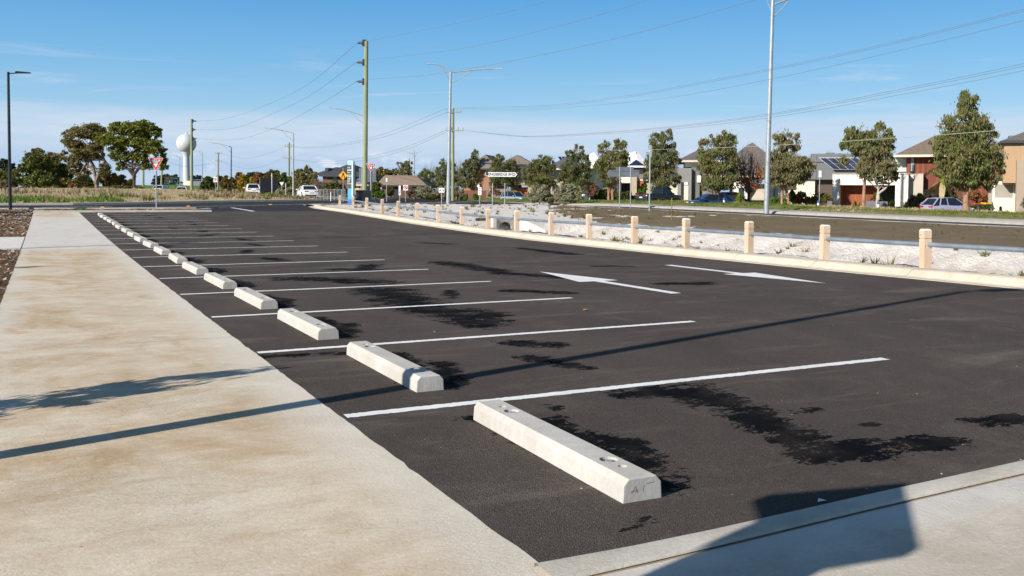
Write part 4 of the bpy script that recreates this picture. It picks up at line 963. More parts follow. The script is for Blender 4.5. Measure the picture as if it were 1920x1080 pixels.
def boards(name, c, sc=5., ax=0, gap=.35):
    m = NT(name); o = m.obj(); sp = m.n('ShaderNodeSeparateXYZ', {0: o}); f = m.math('MULTIPLY', sp.outputs[ax], sc); z = m.math('FRACT', f)
    k = m.n('ShaderNodeTexWhiteNoise', noise_dimensions='1D'); m.t.links.new(m.math('FLOOR', f), k.inputs['W'])
    cc = m.mix(k.outputs[0], tuple(x * .75 for x in c), tuple(x * 1.25 for x in c)); cc = m.mix(m.ss(z, 0, .14, gap * 2, 0), cc, tuple(x * .25 for x in c))
    m.bsdf(cc, .6, 0, None, .3); return m.mat
CREAM = render_mat('cream_render', (.72, .64, .52)); WHITER = render_mat('white_render', (.78, .74, .66)); GREYR = render_mat('grey_render', (.24, .235, .215)); GREYR2 = render_mat('mid_grey_render', (.17, .165, .15)); TAN = render_mat('tan_render', (.40, .27, .16)); TANL = render_mat('taupe_render', (.35, .28, .21)); BEIGE = render_mat('beige_render', (.50, .43, .36)); STONE = render_mat('sandstone_render', (.45, .38, .28))
CHAR = M('charcoal_cladding', (.15, .155, .165), .7, .06, 1); CHARB = brick('dark_brick', (.10, .075, .06), (.075, .055, .045), (.13, .11, .09)); REDB = brick('red_brick', (.34, .17, .10), (.27, .13, .08), (.38, .28, .2)); BROWNB = brick('brown_brick', (.16, .075, .05), (.12, .06, .04), (.18, .13, .1))
CEDAR = boards('cedar_boards', (.19, .055, .028), 5.); CEDARB = boards('cedar_door_boards', (.27, .075, .028), 4.2); SLATW = boards('timber_slat_door', (.33, .11, .04), 6., 2); ORANGED = boards('orange_garage_door', (.42, .13, .03), 2.2, 2, .5); SIDING = boards('dark_red_siding', (.13, .045, .03), 5, 2)
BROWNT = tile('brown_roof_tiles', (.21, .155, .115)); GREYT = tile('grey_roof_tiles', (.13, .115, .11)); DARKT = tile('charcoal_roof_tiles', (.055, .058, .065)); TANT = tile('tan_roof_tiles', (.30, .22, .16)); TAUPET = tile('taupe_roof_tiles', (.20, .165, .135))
ROOFW = boards('white_sheet_roof', (.80, .79, .76), 1.2, 0, .12); ROOFD = M('grey_sheet_roof', (.10, .10, .11), .6, .1, 2)
SOLAR = boards('solar_glass', (.012, .022, .06), .9, 0, .4); FASC = M('fascia_cream', (.62, .55, .44), .6); FASCD = M('fascia_dark', (.04, .04, .045), .6); WIN = M('window_glass', (.03, .04, .05), .08, .3, .5, spec=.8); CURT = boards('pale_curtain', (.45, .50, .50), 4., 0, .2); FRAMEW = M('frame_white', (.7, .7, .68), .5); FRAMED = M('frame_dark', (.03, .03, .032), .5); SHADEB = M('roller_blind', (.30, .28, .24), .7, .05, 3)
class House:
    def __init__(s, name, label, cat, px, py, D, th=0., group=None):
        b = P(px, py, D); s.D = D; s.u0 = uvz(px, py)[0]; s.th = th; s.z0 = b.z
        s.r = thing(name, label, cat, b, -YAW - th, group)   # local x to the right, y into the house
    def x(s, px, y=0., py=340):
        u = uvz(px, py)[0]; c_, sn = math.cos(s.th), math.sin(s.th)
        return (u * (s.D + y * c_) - s.u0 * s.D - y * sn) / (c_ + u * sn)
    def z(s, px, py, y=0.):
        x = s.x(px, y, py); d = s.D - x * math.sin(s.th) + y * math.cos(s.th)
        return CAMH + d * uvz(px, py)[1] - s.z0
    def box(s, part, x0, x1, y0p, y1p, d0, d1, mat, parent=None, bev=0.):
        """pixel box: left, right, top, bottom; front at depth d0, back at d1 (metres into the house)"""
        xm = (x0 + x1) / 2; m = MB(); m.box(s.x(x0, d0), s.x(x1, d0), d0, d1, s.z(xm, y1p, d0), s.z(xm, y0p, d0))
        return m.build(part, mat, parent or s.r, bevel=bev)
    def mbox(s, part, X0, X1, Y0, Y1, Z0, Z1, mat, parent=None):
        m = MB(); m.box(X0, X1, Y0, Y1, Z0, Z1); return m.build(part, mat, parent or s.r)
    def window(s, x0, x1, yt, yb, d, glass=None, frame=None):
        g = s.box('window', x0, x1, yt, yb, d - .03, d + .05, glass or WIN); xm = (x0 + x1) / 2
        X0, X1, Z0, Z1 = s.x(x0, d), s.x(x1, d), s.z(xm, yb, d), s.z(xm, yt, d); m = MB(); w_ = .06
        m.box(X0 - w_, X0, d - .07, d, Z0 - w_, Z1 + w_); m.box(X1, X1 + w_, d - .07, d, Z0 - w_, Z1 + w_); m.box(X0, X1, d - .07, d, Z1, Z1 + w_); m.box(X0, X1, d - .07, d, Z0 - w_, Z0)
        m.build('frame', frame or FRAMEW, g); return g
    def hip(s, part, X0, X1, Y0, Y1, Ze, Zr, mat, over=.5, fasc=FASCD, ridge=None, gable=False, parent=None):
        X0 -= over; X1 += over; Y0 -= over; Y1 += over; w_, l_ = X1 - X0, Y1 - Y0; h = min(w_, l_) / 2
        if ridge: a, b = ridge
        elif w_ >= l_: a, b = ((X0 + h, (Y0 + Y1) / 2), (X1 - h, (Y0 + Y1) / 2))
        else: a, b = (((X0 + X1) / 2, Y0 + h), ((X0 + X1) / 2, Y1 - h))
        m = MB(); vs = [(X0, Y0, Ze), (X1, Y0, Ze), (X1, Y1, Ze), (X0, Y1, Ze), (a[0], a[1], Zr), (b[0] + .01, b[1] + .01, Zr)]
        if w_ >= l_: m.add(vs, [(0, 1, 5, 4), (1, 2, 5), (2, 3, 4, 5), (3, 0, 4), (0, 3, 2, 1)])
        else: m.add(vs, [(0, 1, 4), (1, 2, 5, 4), (2, 3, 5), (3, 0, 4, 5), (0, 3, 2, 1)])
        o = m.build(part, mat, parent or s.r)
        f = MB(); e = .02; f.box(X0 - e, X1 + e, Y0 - e, Y0 + .1, Ze - .2, Ze + .01); f.box(X0 - e, X0 + .1, Y0 + .1, Y1 - .1, Ze - .2, Ze + .01); f.box(X1 - .1, X1 + e, Y0 + .1, Y1 - .1, Ze - .2, Ze + .01); f.box(X0 - e, X1 + e, Y1 - .1, Y1 + e, Ze - .2, Ze + .01); f.box(X0 + .1, X1 - .1, Y0 + .1, Y1 - .1, Ze - .16, Ze - .1)
        f.build('gutter', fasc, o); return o
# A: cream two-storey house with cedar upper floor
A = House('cream_house', 'cream two-storey house with cedar boards and brown tiled roof', 'house', 1640, 396, 84, .42)
th_ = A
A.mbox('rear_wall', A.x(1690, 3), A.x(1900, 3), 3.2, 14, -.5, A.z(1720, 292, 3), CEDAR)
A.box('garage_wall', 1561, 1574, 327, 398, 0, 5.5, WHITER); A.box('garage_wall', 1679, 1703, 327, 398, 0, 5.5, WHITER); A.box('garage_lintel', 1574.2, 1678.8, 327, 347, .002, 5.5, WHITER)
A.box('parapet_cap', 1560.5, 1704, 325.5, 327, -.05, 5.5, BEIGE)
A.mbox('garage_back_wall', A.x(1574, 1.5), A.x(1648, 1.5), 1.5, 1.7, -.4, A.z(1610, 347, 0) - .002, CEDARB)
A.mbox('entry_back_wall', A.x(1648, 3), A.x(1682, 3), 3.6, 3.8, -.4, A.z(1650, 347, 0) - .002, FRAMED)
A.box('side_wall', 1703.2, 1731, 325.5, 398, 1.0, 8, BEIGE); A.box('meter_box', 1706.5, 1713, 327.5, 335, .8, 1.0, WHITER)
A.box('upper_wall', 1700, 1778, 293, 355, 2.0, 3.19, CEDAR)
A.window(1677, 1699, 295.5, 322, 2.6, CURT, FRAMED); A.window(1707, 1713, 295, 321, 1.98, CURT, FRAMED)
A.box('upper_wall', 1672, 1699.8, 293, 326, 2.62, 4, BEIGE)
A.window(1733, 1756, 348, 385, 2.6, WIN, FRAMED)
Zr = A.z(1753, 253, 7); A.hip('roof', A.x(1690, 2), A.x(1880, 2), 1.6, 14, A.z(1720, 290.5, 1.6), Zr, BROWNT, .6, FASC, ridge=((A.x(1752, 7), 7.5), (A.x(1800, 7), 8)))
A.mbox('driveway', A.x(1574), A.x(1679), -6, 1.4, -.5, -.42, APRON)
# B: tan house at the right edge
B = House('tan_house', 'tan rendered two-storey house cut off by the right edge', 'house', 1880, 400, 76, .42)
B.box('upper_wall', 1881, 1912, 266, 343, 0, 7, TAN); B.box('pillar', 1906, 1990, 300, 408, -.9, -.05, TANL)
B.box('rear_wall', 1862, 1990, 340, 408, 1.5, 8, WHITER); B.window(1866, 1900, 346, 371, 1.48, SHADEB, CREAM)
B.box('side_wall', 1845, 1880, 303, 342, 2.0, 7, SIDING); B.box('low_wall', 1861, 1906, 372, 408, .6, 1.3, CREAM)
B.box('upper_wall', 1912.2, 2000, 260, 343, -.02, 7, TAN)
B.hip('roof', B.x(1885), B.x(2010), 0, 9, B.z(1890, 264), B.z(1950, 240, 4), GREYT, .4, FASCD)
B.hip('roof', B.x(1838, 3), B.x(1881, 3), 2.0, 10, B.z(1860, 300, 2), B.z(1862, 262, 6), BROWNT, .3, FASCD)
B.box('air_cooler', 1890, 1916, 254, 262, 3, 4.5, CHAR)
# C: charcoal house with solar panels
C = House('charcoal_house', 'charcoal clad house with white-framed solar panels on its roof', 'house', 1540, 394, 90, .25)
C.box('front_wall', 1522, 1572, 337, 396, 2, 10, CHARB); C.box('pillar', 1494, 1528, 335, 396, 1.5, 2.5, CREAM)
C.box('upper_wall', 1521, 1630, 288, 336.5, 1.2, 3, CHAR)
C.box('upper_wall', 1448, 1520.6, 300, 336.5, 1.3, 8, CHAR); C.box('left_wall', 1440, 1494, 337, 396, 3, 10, CREAM)
C.window(1453, 1467, 348, 372, 2.98, CURT, FRAMED)
X0, X1 = C.x(1533, 3), C.x(1640, 3); Z0 = C.z(1570, 318, 1.1); Z1 = C.z(1570, 290, 5)
m = MB(); m.prism([(C.x(1504, 1.4), C.z(1504, 305, 1.4)), (C.x(1530, 1.4), C.z(1530, 290, 1.4)), (C.x(1530, 1.4), C.z(1530, 336, 1.4)), (C.x(1504, 1.4), C.z(1504, 336, 1.4))], 1.15, 1.3, 'y'); m.build('upper_gable', CHAR, C.r)
o = C.hip('roof', C.x(1505, 3), C.x(1650, 3), 1.4, 11, C.z(1560, 300, 1.4), C.z(1570, 288, 6), ROOFD, .3, CHAR)
pn = MB(); fr = MB()
def quadpt(u, v): a = Vector((C.x(1535, 1), 1.0, C.z(1535, 296, 1))); b_ = Vector((C.x(1606, 1), 1.0, C.z(1606, 296, 1))); d_ = Vector((C.x(1562, .8), .8, C.z(1562, 317.5, .8))); return a + (b_ - a) * u + (d_ - a) * v
for i in range(5):
    for j in range(2):
        u0, u1, v0, v1 = i / 5 + .006, (i + 1) / 5 - .006, j / 2 + .015, (j + 1) / 2 - .015
        c4 = [quadpt(u0, v1), quadpt(u1, v1), quadpt(u1, v0), quadpt(u0, v0)]; m = MB(); e = Vector((0, -.05, 0)); m.add(c4 + [q + e for q in c4], [(4, 5, 6, 7), (0, 4, 5, 1), (1, 5, 6, 2), (2, 6, 7, 3), (3, 7, 4, 0)]); m.build('solar_panel', SOLAR, C.r)
m = MB(); c4 = [quadpt(-.01, 1.02), quadpt(1.01, 1.02), quadpt(1.01, -.02), quadpt(-.01, -.02)]; e = Vector((0, .06, 0)); m.add(c4 + [q + e for q in c4], [(0, 1, 2, 3), (4, 7, 6, 5), (0, 4, 5, 1), (1, 5, 6, 2), (2, 6, 7, 3), (3, 7, 4, 0)]); m.build('panel_frame', FRAMEW, C.r)
C.box('air_cooler', 1549, 1564, 286, 291, 5, 6.5, CHAR)
m = MB(); m.tube([(C.x(1552, 5), 5, C.z(1552, 287, 5)), (C.x(1552, 5), 5, C.z(1552, 282, 5))], .02, 5); m.tube([(C.x(1547, 5), 5, C.z(1552, 283, 5)), (C.x(1557, 5), 5, C.z(1552, 283, 5))], .02, 5); m.build('antenna', GALV, C.r)
# D: grey rendered house with cream blocks
Dh = House('grey_rendered_house', 'grey rendered two-storey house with cream blocks and tiled roofs', 'house', 1300, 384, 104, .15)
Dh.box('front_wall', 1271.5, 1296.5, 315, 390, 0, 5, GREYR); Dh.box('front_wall', 1296.7, 1312, 313.5, 390, .6, 6, GREYR2); Dh.box('front_wall', 1312.2, 1338, 320, 390, 1.0, 8, GREYR)
Dh.box('door_recess', 1277, 1282.5, 341.5, 379, -.03, .1, FRAMED); Dh.box('door_panel', 1282.7, 1291, 348, 379, -.05, .1, CREAM); Dh.box('cream_block', 1282.7, 1290, 341.5, 346.5, -.07, .05, WHITER)
Dh.box('cream_block', 1307, 1314, 329, 342, .4, 1.4, WHITER); Dh.window(1309, 1313.5, 343, 372, .95, WIN, FRAMED)
Dh.box('upper_wall', 1284, 1330, 302, 313, 1.5, 7, WHITER); Dh.hip('roof', Dh.x(1284, 1.5), Dh.x(1336, 1.5), 1.5, 9, Dh.z(1300, 301, 1.5), Dh.z(1320, 282, 5), GREYT, .9, FASC)
Dh.box('left_wall', 1236, 1271.3, 340, 390, 2.5, 8, CREAM); Dh.hip('roof', Dh.x(1236, 2.5), Dh.x(1284, 2.5), 2.5, 10, Dh.z(1258, 329, 2.5), Dh.z(1270, 305, 7), GREYT, .5, FASC)
Dh.box('planter', 1274, 1291, 375, 379.5, -1.2, -.3, M('terracotta', (.34, .09, .03), .8))
# E: house with large hipped roof behind orange tree
E_ = House('tiled_roof_house', 'cream house with a broad grey-brown hipped roof behind the orange tree', 'house', 1400, 386, 104, .15)
E_.box('front_wall', 1376, 1404, 334, 392, 0, 6, WHITER); E_.box('front_wall', 1404.5, 1440, 345, 392, 1.2, 8, BEIGE)
E_.hip('roof', E_.x(1352), E_.x(1482), 0, 15, E_.z(1400, 330), E_.z(1418, 269, 6), GREYT, .6, FASC)
m = MB(); m.tube([(E_.x(1434, 5), 5, E_.z(1434, 272, 5)), (E_.x(1434, 5), 5, E_.z(1434, 261, 5))], .06, 6); m.build('flue', GALV, E_.r)
E_.window(1385, 1396, 352, 372, -.01, WIN, FRAMEW)
E_.hip('garage_roof', E_.x(1404, 1), E_.x(1438, 1), .6, 5, E_.z(1420, 372, 0), E_.z(1430, 352, 2), BEIGE, .1, BEIGE)
# F: stone-coloured house with timber slats and white dome roof behind
F = House('stone_house', 'pale stone house with timber slat panel behind the direction sign', 'house', 1180, 381, 116, .1)
F.box('pillar', 1183, 1194, 331, 388, 0, 1, STONE); F.box('front_wall', 1131, 1182.6, 336, 343, .2, 6, CREAM); F.box('pillar', 1158, 1164, 340, 388, .1, .8, CREAM); F.box('front_wall', 1131, 1157.7, 344, 388, .7, 6, STONE)
F.box('entry_wall', 1164.3, 1182.6, 343.4, 388, 2.0, 2.3, FRAMED); F.box('door', 1177, 1180.5, 346, 380, 1.95, 2.0, CEDARB); F.box('slat_panel', 1194.3, 1207, 339, 360, .5, .7, SLATW); F.box('right_wall', 1194.5, 1226, 338, 388, .9, 7, STONE)
F.box('upper_wall', 1180, 1206, 314.5, 331, 1.2, 6, FRAMED); F.box('fascia', 1179, 1207, 310.5, 314.2, .9, 6.2, FRAMEW)
F.hip('roof', F.x(1179, 1), F.x(1207, 1), 1.2, 7, F.z(1190, 311, 1), F.z(1188, 300, 4), SOLAR, .2, FRAMEW)
F.hip('roof', F.x(1190, 1), F.x(1232, 1), 1, 8, F.z(1205, 336, 1), F.z(1215, 312, 5), TAUPET, .5, FASC)
# G: white sheet roofs
Gh = House('white_roofed_building', 'building with a broad white sheet roof rising behind the twin-peaked tree', 'house', 1160, 372, 142, .0)
Gh.box('wall', 1100, 1216, 318, 378, 0, 14, WHITER)
Gh.hip('roof', Gh.x(1120), Gh.x(1214), 0, 14, Gh.z(1160, 318), Gh.z(1180, 286, 6), ROOFW, .4, FRAMEW, ridge=((Gh.x(1140, 6), 6), (Gh.x(1198, 6), 6.5)))
Gh.hip('roof', Gh.x(1096), Gh.x(1128), -2, 8, Gh.z(1110, 314), Gh.z(1122, 288, 4), ROOFW, .3, FRAMEW)
Gh.box('ridge_vent', 1188, 1192, 284.5, 289, 6, 7, ROOFW)
# H: grey roof with solar panels and white eaves
H_ = House('grey_roof_house', 'house with a dark grey roof, solar panels and white eaves behind round trees', 'house', 1055, 374, 136, .1)
H_.box('wall', 1005, 1090, 318, 380, 0, 10, STONE); H_.box('pillar', 1031.5, 1035.5, 339, 376, -1, -.6, STONE)
H_.hip('roof', H_.x(1030), H_.x(1096), 0, 11, H_.z(1060, 316), H_.z(1055, 294, 5), ROOFD, .8, FRAMEW)
for k in range(3): 
    m = MB(); a = 1046 + k * 6.5; c4 = [Vector((H_.x(a + 8, 1.5), 1.2, H_.z(a + 8, 307, 1.2))), Vector((H_.x(a + 13, 1.5), 1.2, H_.z(a + 13, 307, 1.2))), Vector((H_.x(a + 5.4, 3), 3, H_.z(a + 5.4, 295.5, 3))), Vector((H_.x(a + .4, 3), 3, H_.z(a + .4, 295.5, 3)))]; e = Vector((0, -.1, .14)); m.add([q + e for q in c4] + [q + e * .3 for q in c4], [(0, 1, 2, 3), (4, 7, 6, 5), (0, 4, 5, 1), (1, 5, 6, 2), (2, 6, 7, 3), (3, 7, 4, 0)]); m.build('solar_panel', SOLAR, H_.r)
H_.hip('roof', H_.x(985, -1), H_.x(1032, -1), -2, 7, H_.z(1000, 313, -1), H_.z(1024, 300, 3), ROOFW, .3, FRAMEW)
# I: yellow house with orange garage door
I_ = House('yellow_house', 'yellow rendered house with an orange garage door behind the wagon', 'house', 975, 377, 132, .1)
I_.box('wall', 958, 1000, 338, 347, 0, 8, render_mat('yellow_render', (.56, .40, .20))); I_.box('pillar', 957, 960.5, 347.2, 382, .1, .6, CREAM); I_.box('side_wall', 960.6, 973, 347.2, 382, 1.5, 6, STONE); I_.box('garage_door', 973.2, 990, 351, 382, .8, 1, ORANGED); I_.box('wall', 990.2, 1008, 347.2, 382, .3, 6, STONE)
I_.hip('roof', I_.x(940), I_.x(990), 2, 12, I_.z(960, 308, 2), I_.z(948, 291, 6), TAUPET, .6, FASCD)
I_.box('upper_wall', 942, 990, 308, 337.6, 2.2, 8, BEIGE)
I_.box('roof_slab', 965, 993, 311, 316, 0, 5, FASCD)
# J: brick house with blue solar panels
J = House('brick_house', 'two-storey red brick house with blue solar panels behind thin street trees', 'house', 915, 377, 140, .2)
J.box('wall', 887, 928, 318, 384, 0, 9, REDB); J.box('wall', 870, 886.8, 336, 384, 1, 8, REDB)
J.window(911, 917, 319, 329, -.01, WIN, FRAMEW); J.box('downpipe', 891.5, 892.8, 322, 378, -.12, -.02, CREAM); J.box('white_box', 894.5, 899, 346, 351, -.5, -.02, FRAMEW)
J.hip('roof', J.x(878), J.x(930), 0, 10, J.z(905, 316), J.z(922, 291, 5), TAUPET, .6, FASCD)
for k in range(2):
    m = MB(); a = 896 + k * 13; c4 = [Vector((J.x(a, .5), .3, J.z(a, 308, .3))), Vector((J.x(a + 11, .5), .3, J.z(a + 11, 308, .3))), Vector((J.x(a + 15, 1.5), 1.7, J.z(a + 15, 301, 1.7))), Vector((J.x(a + 5, 1.5), 1.7, J.z(a + 5, 301, 1.7)))]; e = Vector((0, -.12, .1)); m.add([q + e for q in c4] + [q + e * .3 for q in c4], [(0, 1, 2, 3), (4, 7, 6, 5), (0, 4, 5, 1), (1, 5, 6, 2), (2, 6, 7, 3), (3, 7, 4, 0)]); m.build('solar_panel', M('blue_solar', (.012, .06, .20), .2, .2, 3), J.r)
m = MB(); m.tube([(J.x(957, 4), 4, J.z(957, 300, 4)), (J.x(957, 4), 4, J.z(957, 289, 4))], .03, 5); m.tube([(J.x(954.5, 4), 4, J.z(957, 290, 4)), (J.x(959.5, 4), 4, J.z(957, 290, 4))], .03, 5); m.build('antenna', GALV, J.r)
# K: dark roofed brick house left of the green pole
K = House('dark_roof_house', 'brown brick house with a broad charcoal hipped roof behind the yellow sign', 'house', 635, 372, 150, .1)
K.box('wall', 605, 672, 329, 378, 0, 11, BROWNB); K.window(624, 632, 331, 340, -.01, WIN, FRAMED); K.window(655, 664, 331, 340, -.01, WIN, FRAMED)
K.hip('roof', K.x(609), K.x(674), 0, 12, K.z(640, 329), K.z(640, 309.5, 6), DARKT, .7, FASCD)
K.hip('roof', K.x(592, 2), K.x(640, 2), 4, 14, K.z(600, 326, 4), K.z(620, 314, 9), DARKT, .6, FASCD)
K.box('air_cooler', 609.5, 616, 314.5, 320, 3, 5, FASCD)
m = MB(); m.tube([(K.x(633, 6), 6, K.z(633, 311, 6)), (K.x(633, 6), 6, K.z(633, 306.5, 6))], .03, 5); m.tube([(K.x(631, 6), 6, K.z(633, 307, 6)), (K.x(635, 6), 6, K.z(633, 307, 6))], .03, 5); m.build('antenna', GALV, K.r)
# L: small cream house between pole and totem
Lh = House('low_cream_house', 'low cream house with a blue panelled roof right of the totem', 'house', 675, 374, 135, 0)
Lh.box('wall', 662, 684, 346, 376, 0, 7, render_mat('warm_cream', (.60, .45, .24))); Lh.window(672, 676, 348.5, 353.5, -.01, WIN, FRAMEW); Lh.hip('roof', Lh.x(661), Lh.x(686), 0, 8, Lh.z(672, 346), Lh.z(672, 334.5, 4), TANT, .4, FASC)
m = MB(); m.add([(Lh.x(665), .2, Lh.z(665, 341, .2)), (Lh.x(676), .2, Lh.z(676, 341, .2)), (Lh.x(676), 1.6, Lh.z(676, 335, 1.6)), (Lh.x(668), 1.6, Lh.z(668, 335, 1.6))], [(0, 1, 2, 3)]); o = m.build('solar_panel', M('blue_panel_roof', (.02, .10, .35), .3, .2, 3), Lh.r); o.location = (0, -.1, .12)
# M: tan roofed houses in the middle
Mh = House('tan_roof_house', 'low house with a wide tan tiled roof behind the no U-turn sign', 'house', 745, 372, 125, 0)
Mh.box('wall', 716, 790, 347, 378, 0, 9, BROWNB); Mh.hip('roof', Mh.x(712), Mh.x(794), 0, 11, Mh.z(740, 347), Mh.z(730, 328.5, 5), TANT, .5, FASCD, ridge=((Mh.x(722, 5), 5), (Mh.x(780, 5), 5.5)))
Mh.box('garage_opening', 738, 748, 350, 376, -.02, .1, FRAMED)
# fences, garden walls, bins
def gwall(label, x0, x1, py0, py1, D, mat, name='garden_wall', th=.25, cat='wall'):
    a, b_ = P(x0, py1, D), P(x1, py1, D); s_ = D / FPX; r = (b_ - a); m = MB(); m.box(0, r.length, 0, th, -.6, (py1 - py0) * s_)
    o = m.build(name, mat, loc=a); o.rotation_euler[2] = math.atan2(r.y, r.x); return tag(o, label, cat)
PALING = boards('brown_palings', (.20, .085, .055), 8.); GPAL = boards('grey_palings', (.26, .235, .21), 7.)
DKBLOCK = M('dark_blockwork', (.055, .057, .065), .85, .15, 3); GYBLOCK = M('grey_blockwork', (.20, .205, .23), .85, .12, 3)
gwall('brown paling fence behind the white notice plate', 868, 912, 357, 378, 128, PALING, 'paling_fence', .08, 'fence'); gwall('grey paling fence left of the silver wagon', 912.5, 958, 354, 376, 130, GPAL, 'paling_fence', .08, 'fence')
gwall('low dark block wall behind the trunks left of the direction sign', 1108, 1150, 376, 385, 110, DKBLOCK); gwall('low pale grey block wall behind the direction sign posts', 1150.5, 1178, 376, 386, 109, GYBLOCK); gwall('low grey wall turning toward the driveway of the stone house', 1179, 1196, 374, 385, 108, GYBLOCK)
gwall('dark low wall between the utility truck and the blue hatchback', 1224, 1300, 377, 388, 97, DKBLOCK); gwall('black block wall beside the dark sedan', 1355, 1366, 371, 392, 88, FRAMED); gwall('taupe planter wall holding the strap-leaved plant', 1375, 1402, 378, 392, 88, TANL)
gwall('black low wall under the dark hedge right of the tall lamp post', 1403, 1470, 380, 395, 88, DKBLOCK); gwall('dark low wall in front of the red berried shrubs', 1471, 1530, 386, 396, 84, FRAMED)
gwall('charcoal letterbox wall in the garden of the cream house', 1622, 1664, 377.5, 398, 78, GYBLOCK); gwall('dark edging wall below the left yellow strap leaves', 1566, 1621, 385, 398, 78, DKBLOCK); gwall('long dark edging wall below the right yellow strap leaves', 1652, 1705, 387, 400, 76.5, DKBLOCK)
o = gwall('grey stone letterbox beside the white bus sign', 1553, 1560, 377, 392, 80, GYBLOCK, 'letterbox', .3, 'letterbox')
def bin_(label, px, py, D, lid):
    b = P(px, py, D); r = thing('wheelie_bin', label, 'bin', b, -YAW + .3, 'wheelie bins at the kerb')
    m = MB(); m.add([(-.22, -.26, 0), (.22, -.26, 0), (.22, .26, 0), (-.22, .26, 0), (-.29, -.34, .95), (.29, -.34, .95), (.29, .34, .95), (-.29, .34, .95)], [(0, 3, 2, 1), (4, 5, 6, 7), (0, 1, 5, 4), (1, 2, 6, 5), (2, 3, 7, 6), (3, 0, 4, 7)]); m.build('body', M('bin_green', (.02, .06, .03), .5), r, bevel=.03)
    m = MB(); m.prism([(-.38, .955), (.38, .955), (.38, 1.02), (.1, 1.09), (-.38, 1.05)], -.31, .31, 'x'); m.build('lid', lid, r, bevel=.02)
    for sx in (-1, 1): m = MB(); m.tube([(sx * .24, .28, .1), (sx * .29, .28, .1)], .1, 10); m.build('wheel', TYRE, r)
LY = M('lid_yellow', (.75, .48, .02), .4); LR = M('lid_red', (.55, .05, .03), .4)
bin_('green bin with a red lid left of the lilac hatchback', 1731, 405, 77, LR); bin_('green bin with a yellow lid left of the lilac hatchback', 1742, 404, 77, LY); bin_('green bin with a red lid right of the tall conical tree', 1833, 406, 75, LR); bin_('green bin with a yellow lid right of the tall conical tree', 1847, 405, 75, LY)
bin_('bin with a yellow lid behind the silver wagon', 964, 372, 130.5, LY); bin_('bin with a red lid behind the silver wagon', 972, 373, 130.5, LR)
for px in (1834.5, 1876): 
    b = P(px, 397, 72); m = MB(); m.tube([(0, 0, -.3), (0, 0, .35), (0, 0, .42)], [.11, .1, .05], 10); o = m.build('bollard', M('bollard_slate', (.05, .07, .10), .6), loc=b); tag(o, 'small slate grey bollard right of the conical tree trunk' if px < 1850 else 'small slate grey bollard in front of the tan house', 'bollard', 'small grey bollards')
# water tower
Wt = P(350, 350, 330); s_ = 330 / FPX; r = thing('water_tower', 'white spherical water tower on a flared column', 'water tower', Wt)
WTW = M('tower_white', (.54, .55, .56), .6, .10, .35, stretch=(1, 1, .3))
m = MB(); zt = lambda py: (350 - py) * s_
m.tube([(0, 0, -12), (0, 0, zt(330)), (0, 0, zt(296)), (0, 0, zt(290)), (0, 0, zt(280))], [6.2 * s_, 6 * s_, 5.6 * s_, 6.5 * s_, 12 * s_], 28); m.build('column', WTW, r, True)
cr = 18 * s_; cz = zt(269.5); m = MB(); m.tube([(0, 0, cz + cr * math.sin(R(a))) for a in range(-88, 90, 8)], [cr * math.cos(R(a)) for a in range(-88, 90, 8)], 36); m.build('sphere', WTW, r, True)
m = MB(); m.lathe([(1.9 * s_, cz + cr * .97), (1.9 * s_, cz + cr + .3), (1.2 * s_, cz + cr + .5), (.3 * s_, cz + cr + .6), (.3 * s_, cz + cr + 1.5)], 12); m.build('hatch', WTW, r)
m = MB(); m.box(-1 * s_, 4 * s_, -cr * .75, -cr * .72, zt(281.5), zt(279)); m.build('dark_opening', FRAMED, r)
b = P(352, 350, 322); m = MB(); q = 322 / FPX; m.box(-6 * q, 6 * q, 0, 4, -6, 11 * q); o = m.build('pump_house', CREAM, loc=b); o.rotation_euler[2] = -YAW; tag(o, 'small cream pump house at the foot of the water tower', 'shed')
r, q = signroot('shed', 'long grey shed with a blue roof right of the water tower', 'shed', (371, 350), 320); m = MB(); m.box(-11 * q, 13 * q, 0, 9, -6, 12 * q); m.build('wall', GYBLOCK, r); m = MB(); m.prism([(-.4, 12 * q), (9.4, 12 * q), (4.5, 14.5 * q)], -12 * q, 14 * q, 'x'); m.build('roof', M('roof_blue', (.06, .13, .26), .6), r)
r, q = signroot('shed', 'low grey shed left of the water tower column', 'shed', (338, 350), 335); m = MB(); m.box(-9 * q, 6 * q, 0, 7, -6, 8 * q); m.build('wall', GYBLOCK, r); m = MB(); m.box(-9.5 * q, 6.5 * q, -.4, 7.4, 8 * q, 9 * q); m.build('roof', FASCD, r)
# grassy rise under the tower
rows = []
for i in range(31):
    px = 180 + i * 13; rows.append([])
    for D, py in ((190, 357.5), (230, 354.5), (270, 351.5), (310, 348.5), (340, 347.2), (420, 347), (430, 356)):
        rows[-1].append(P(px, py + (2.0 * sm(420, 540, px) + 1.5 * sm(260, 180, px)) + .4 * math.sin(px * .07), D))
grid('hill', rows, PARK)
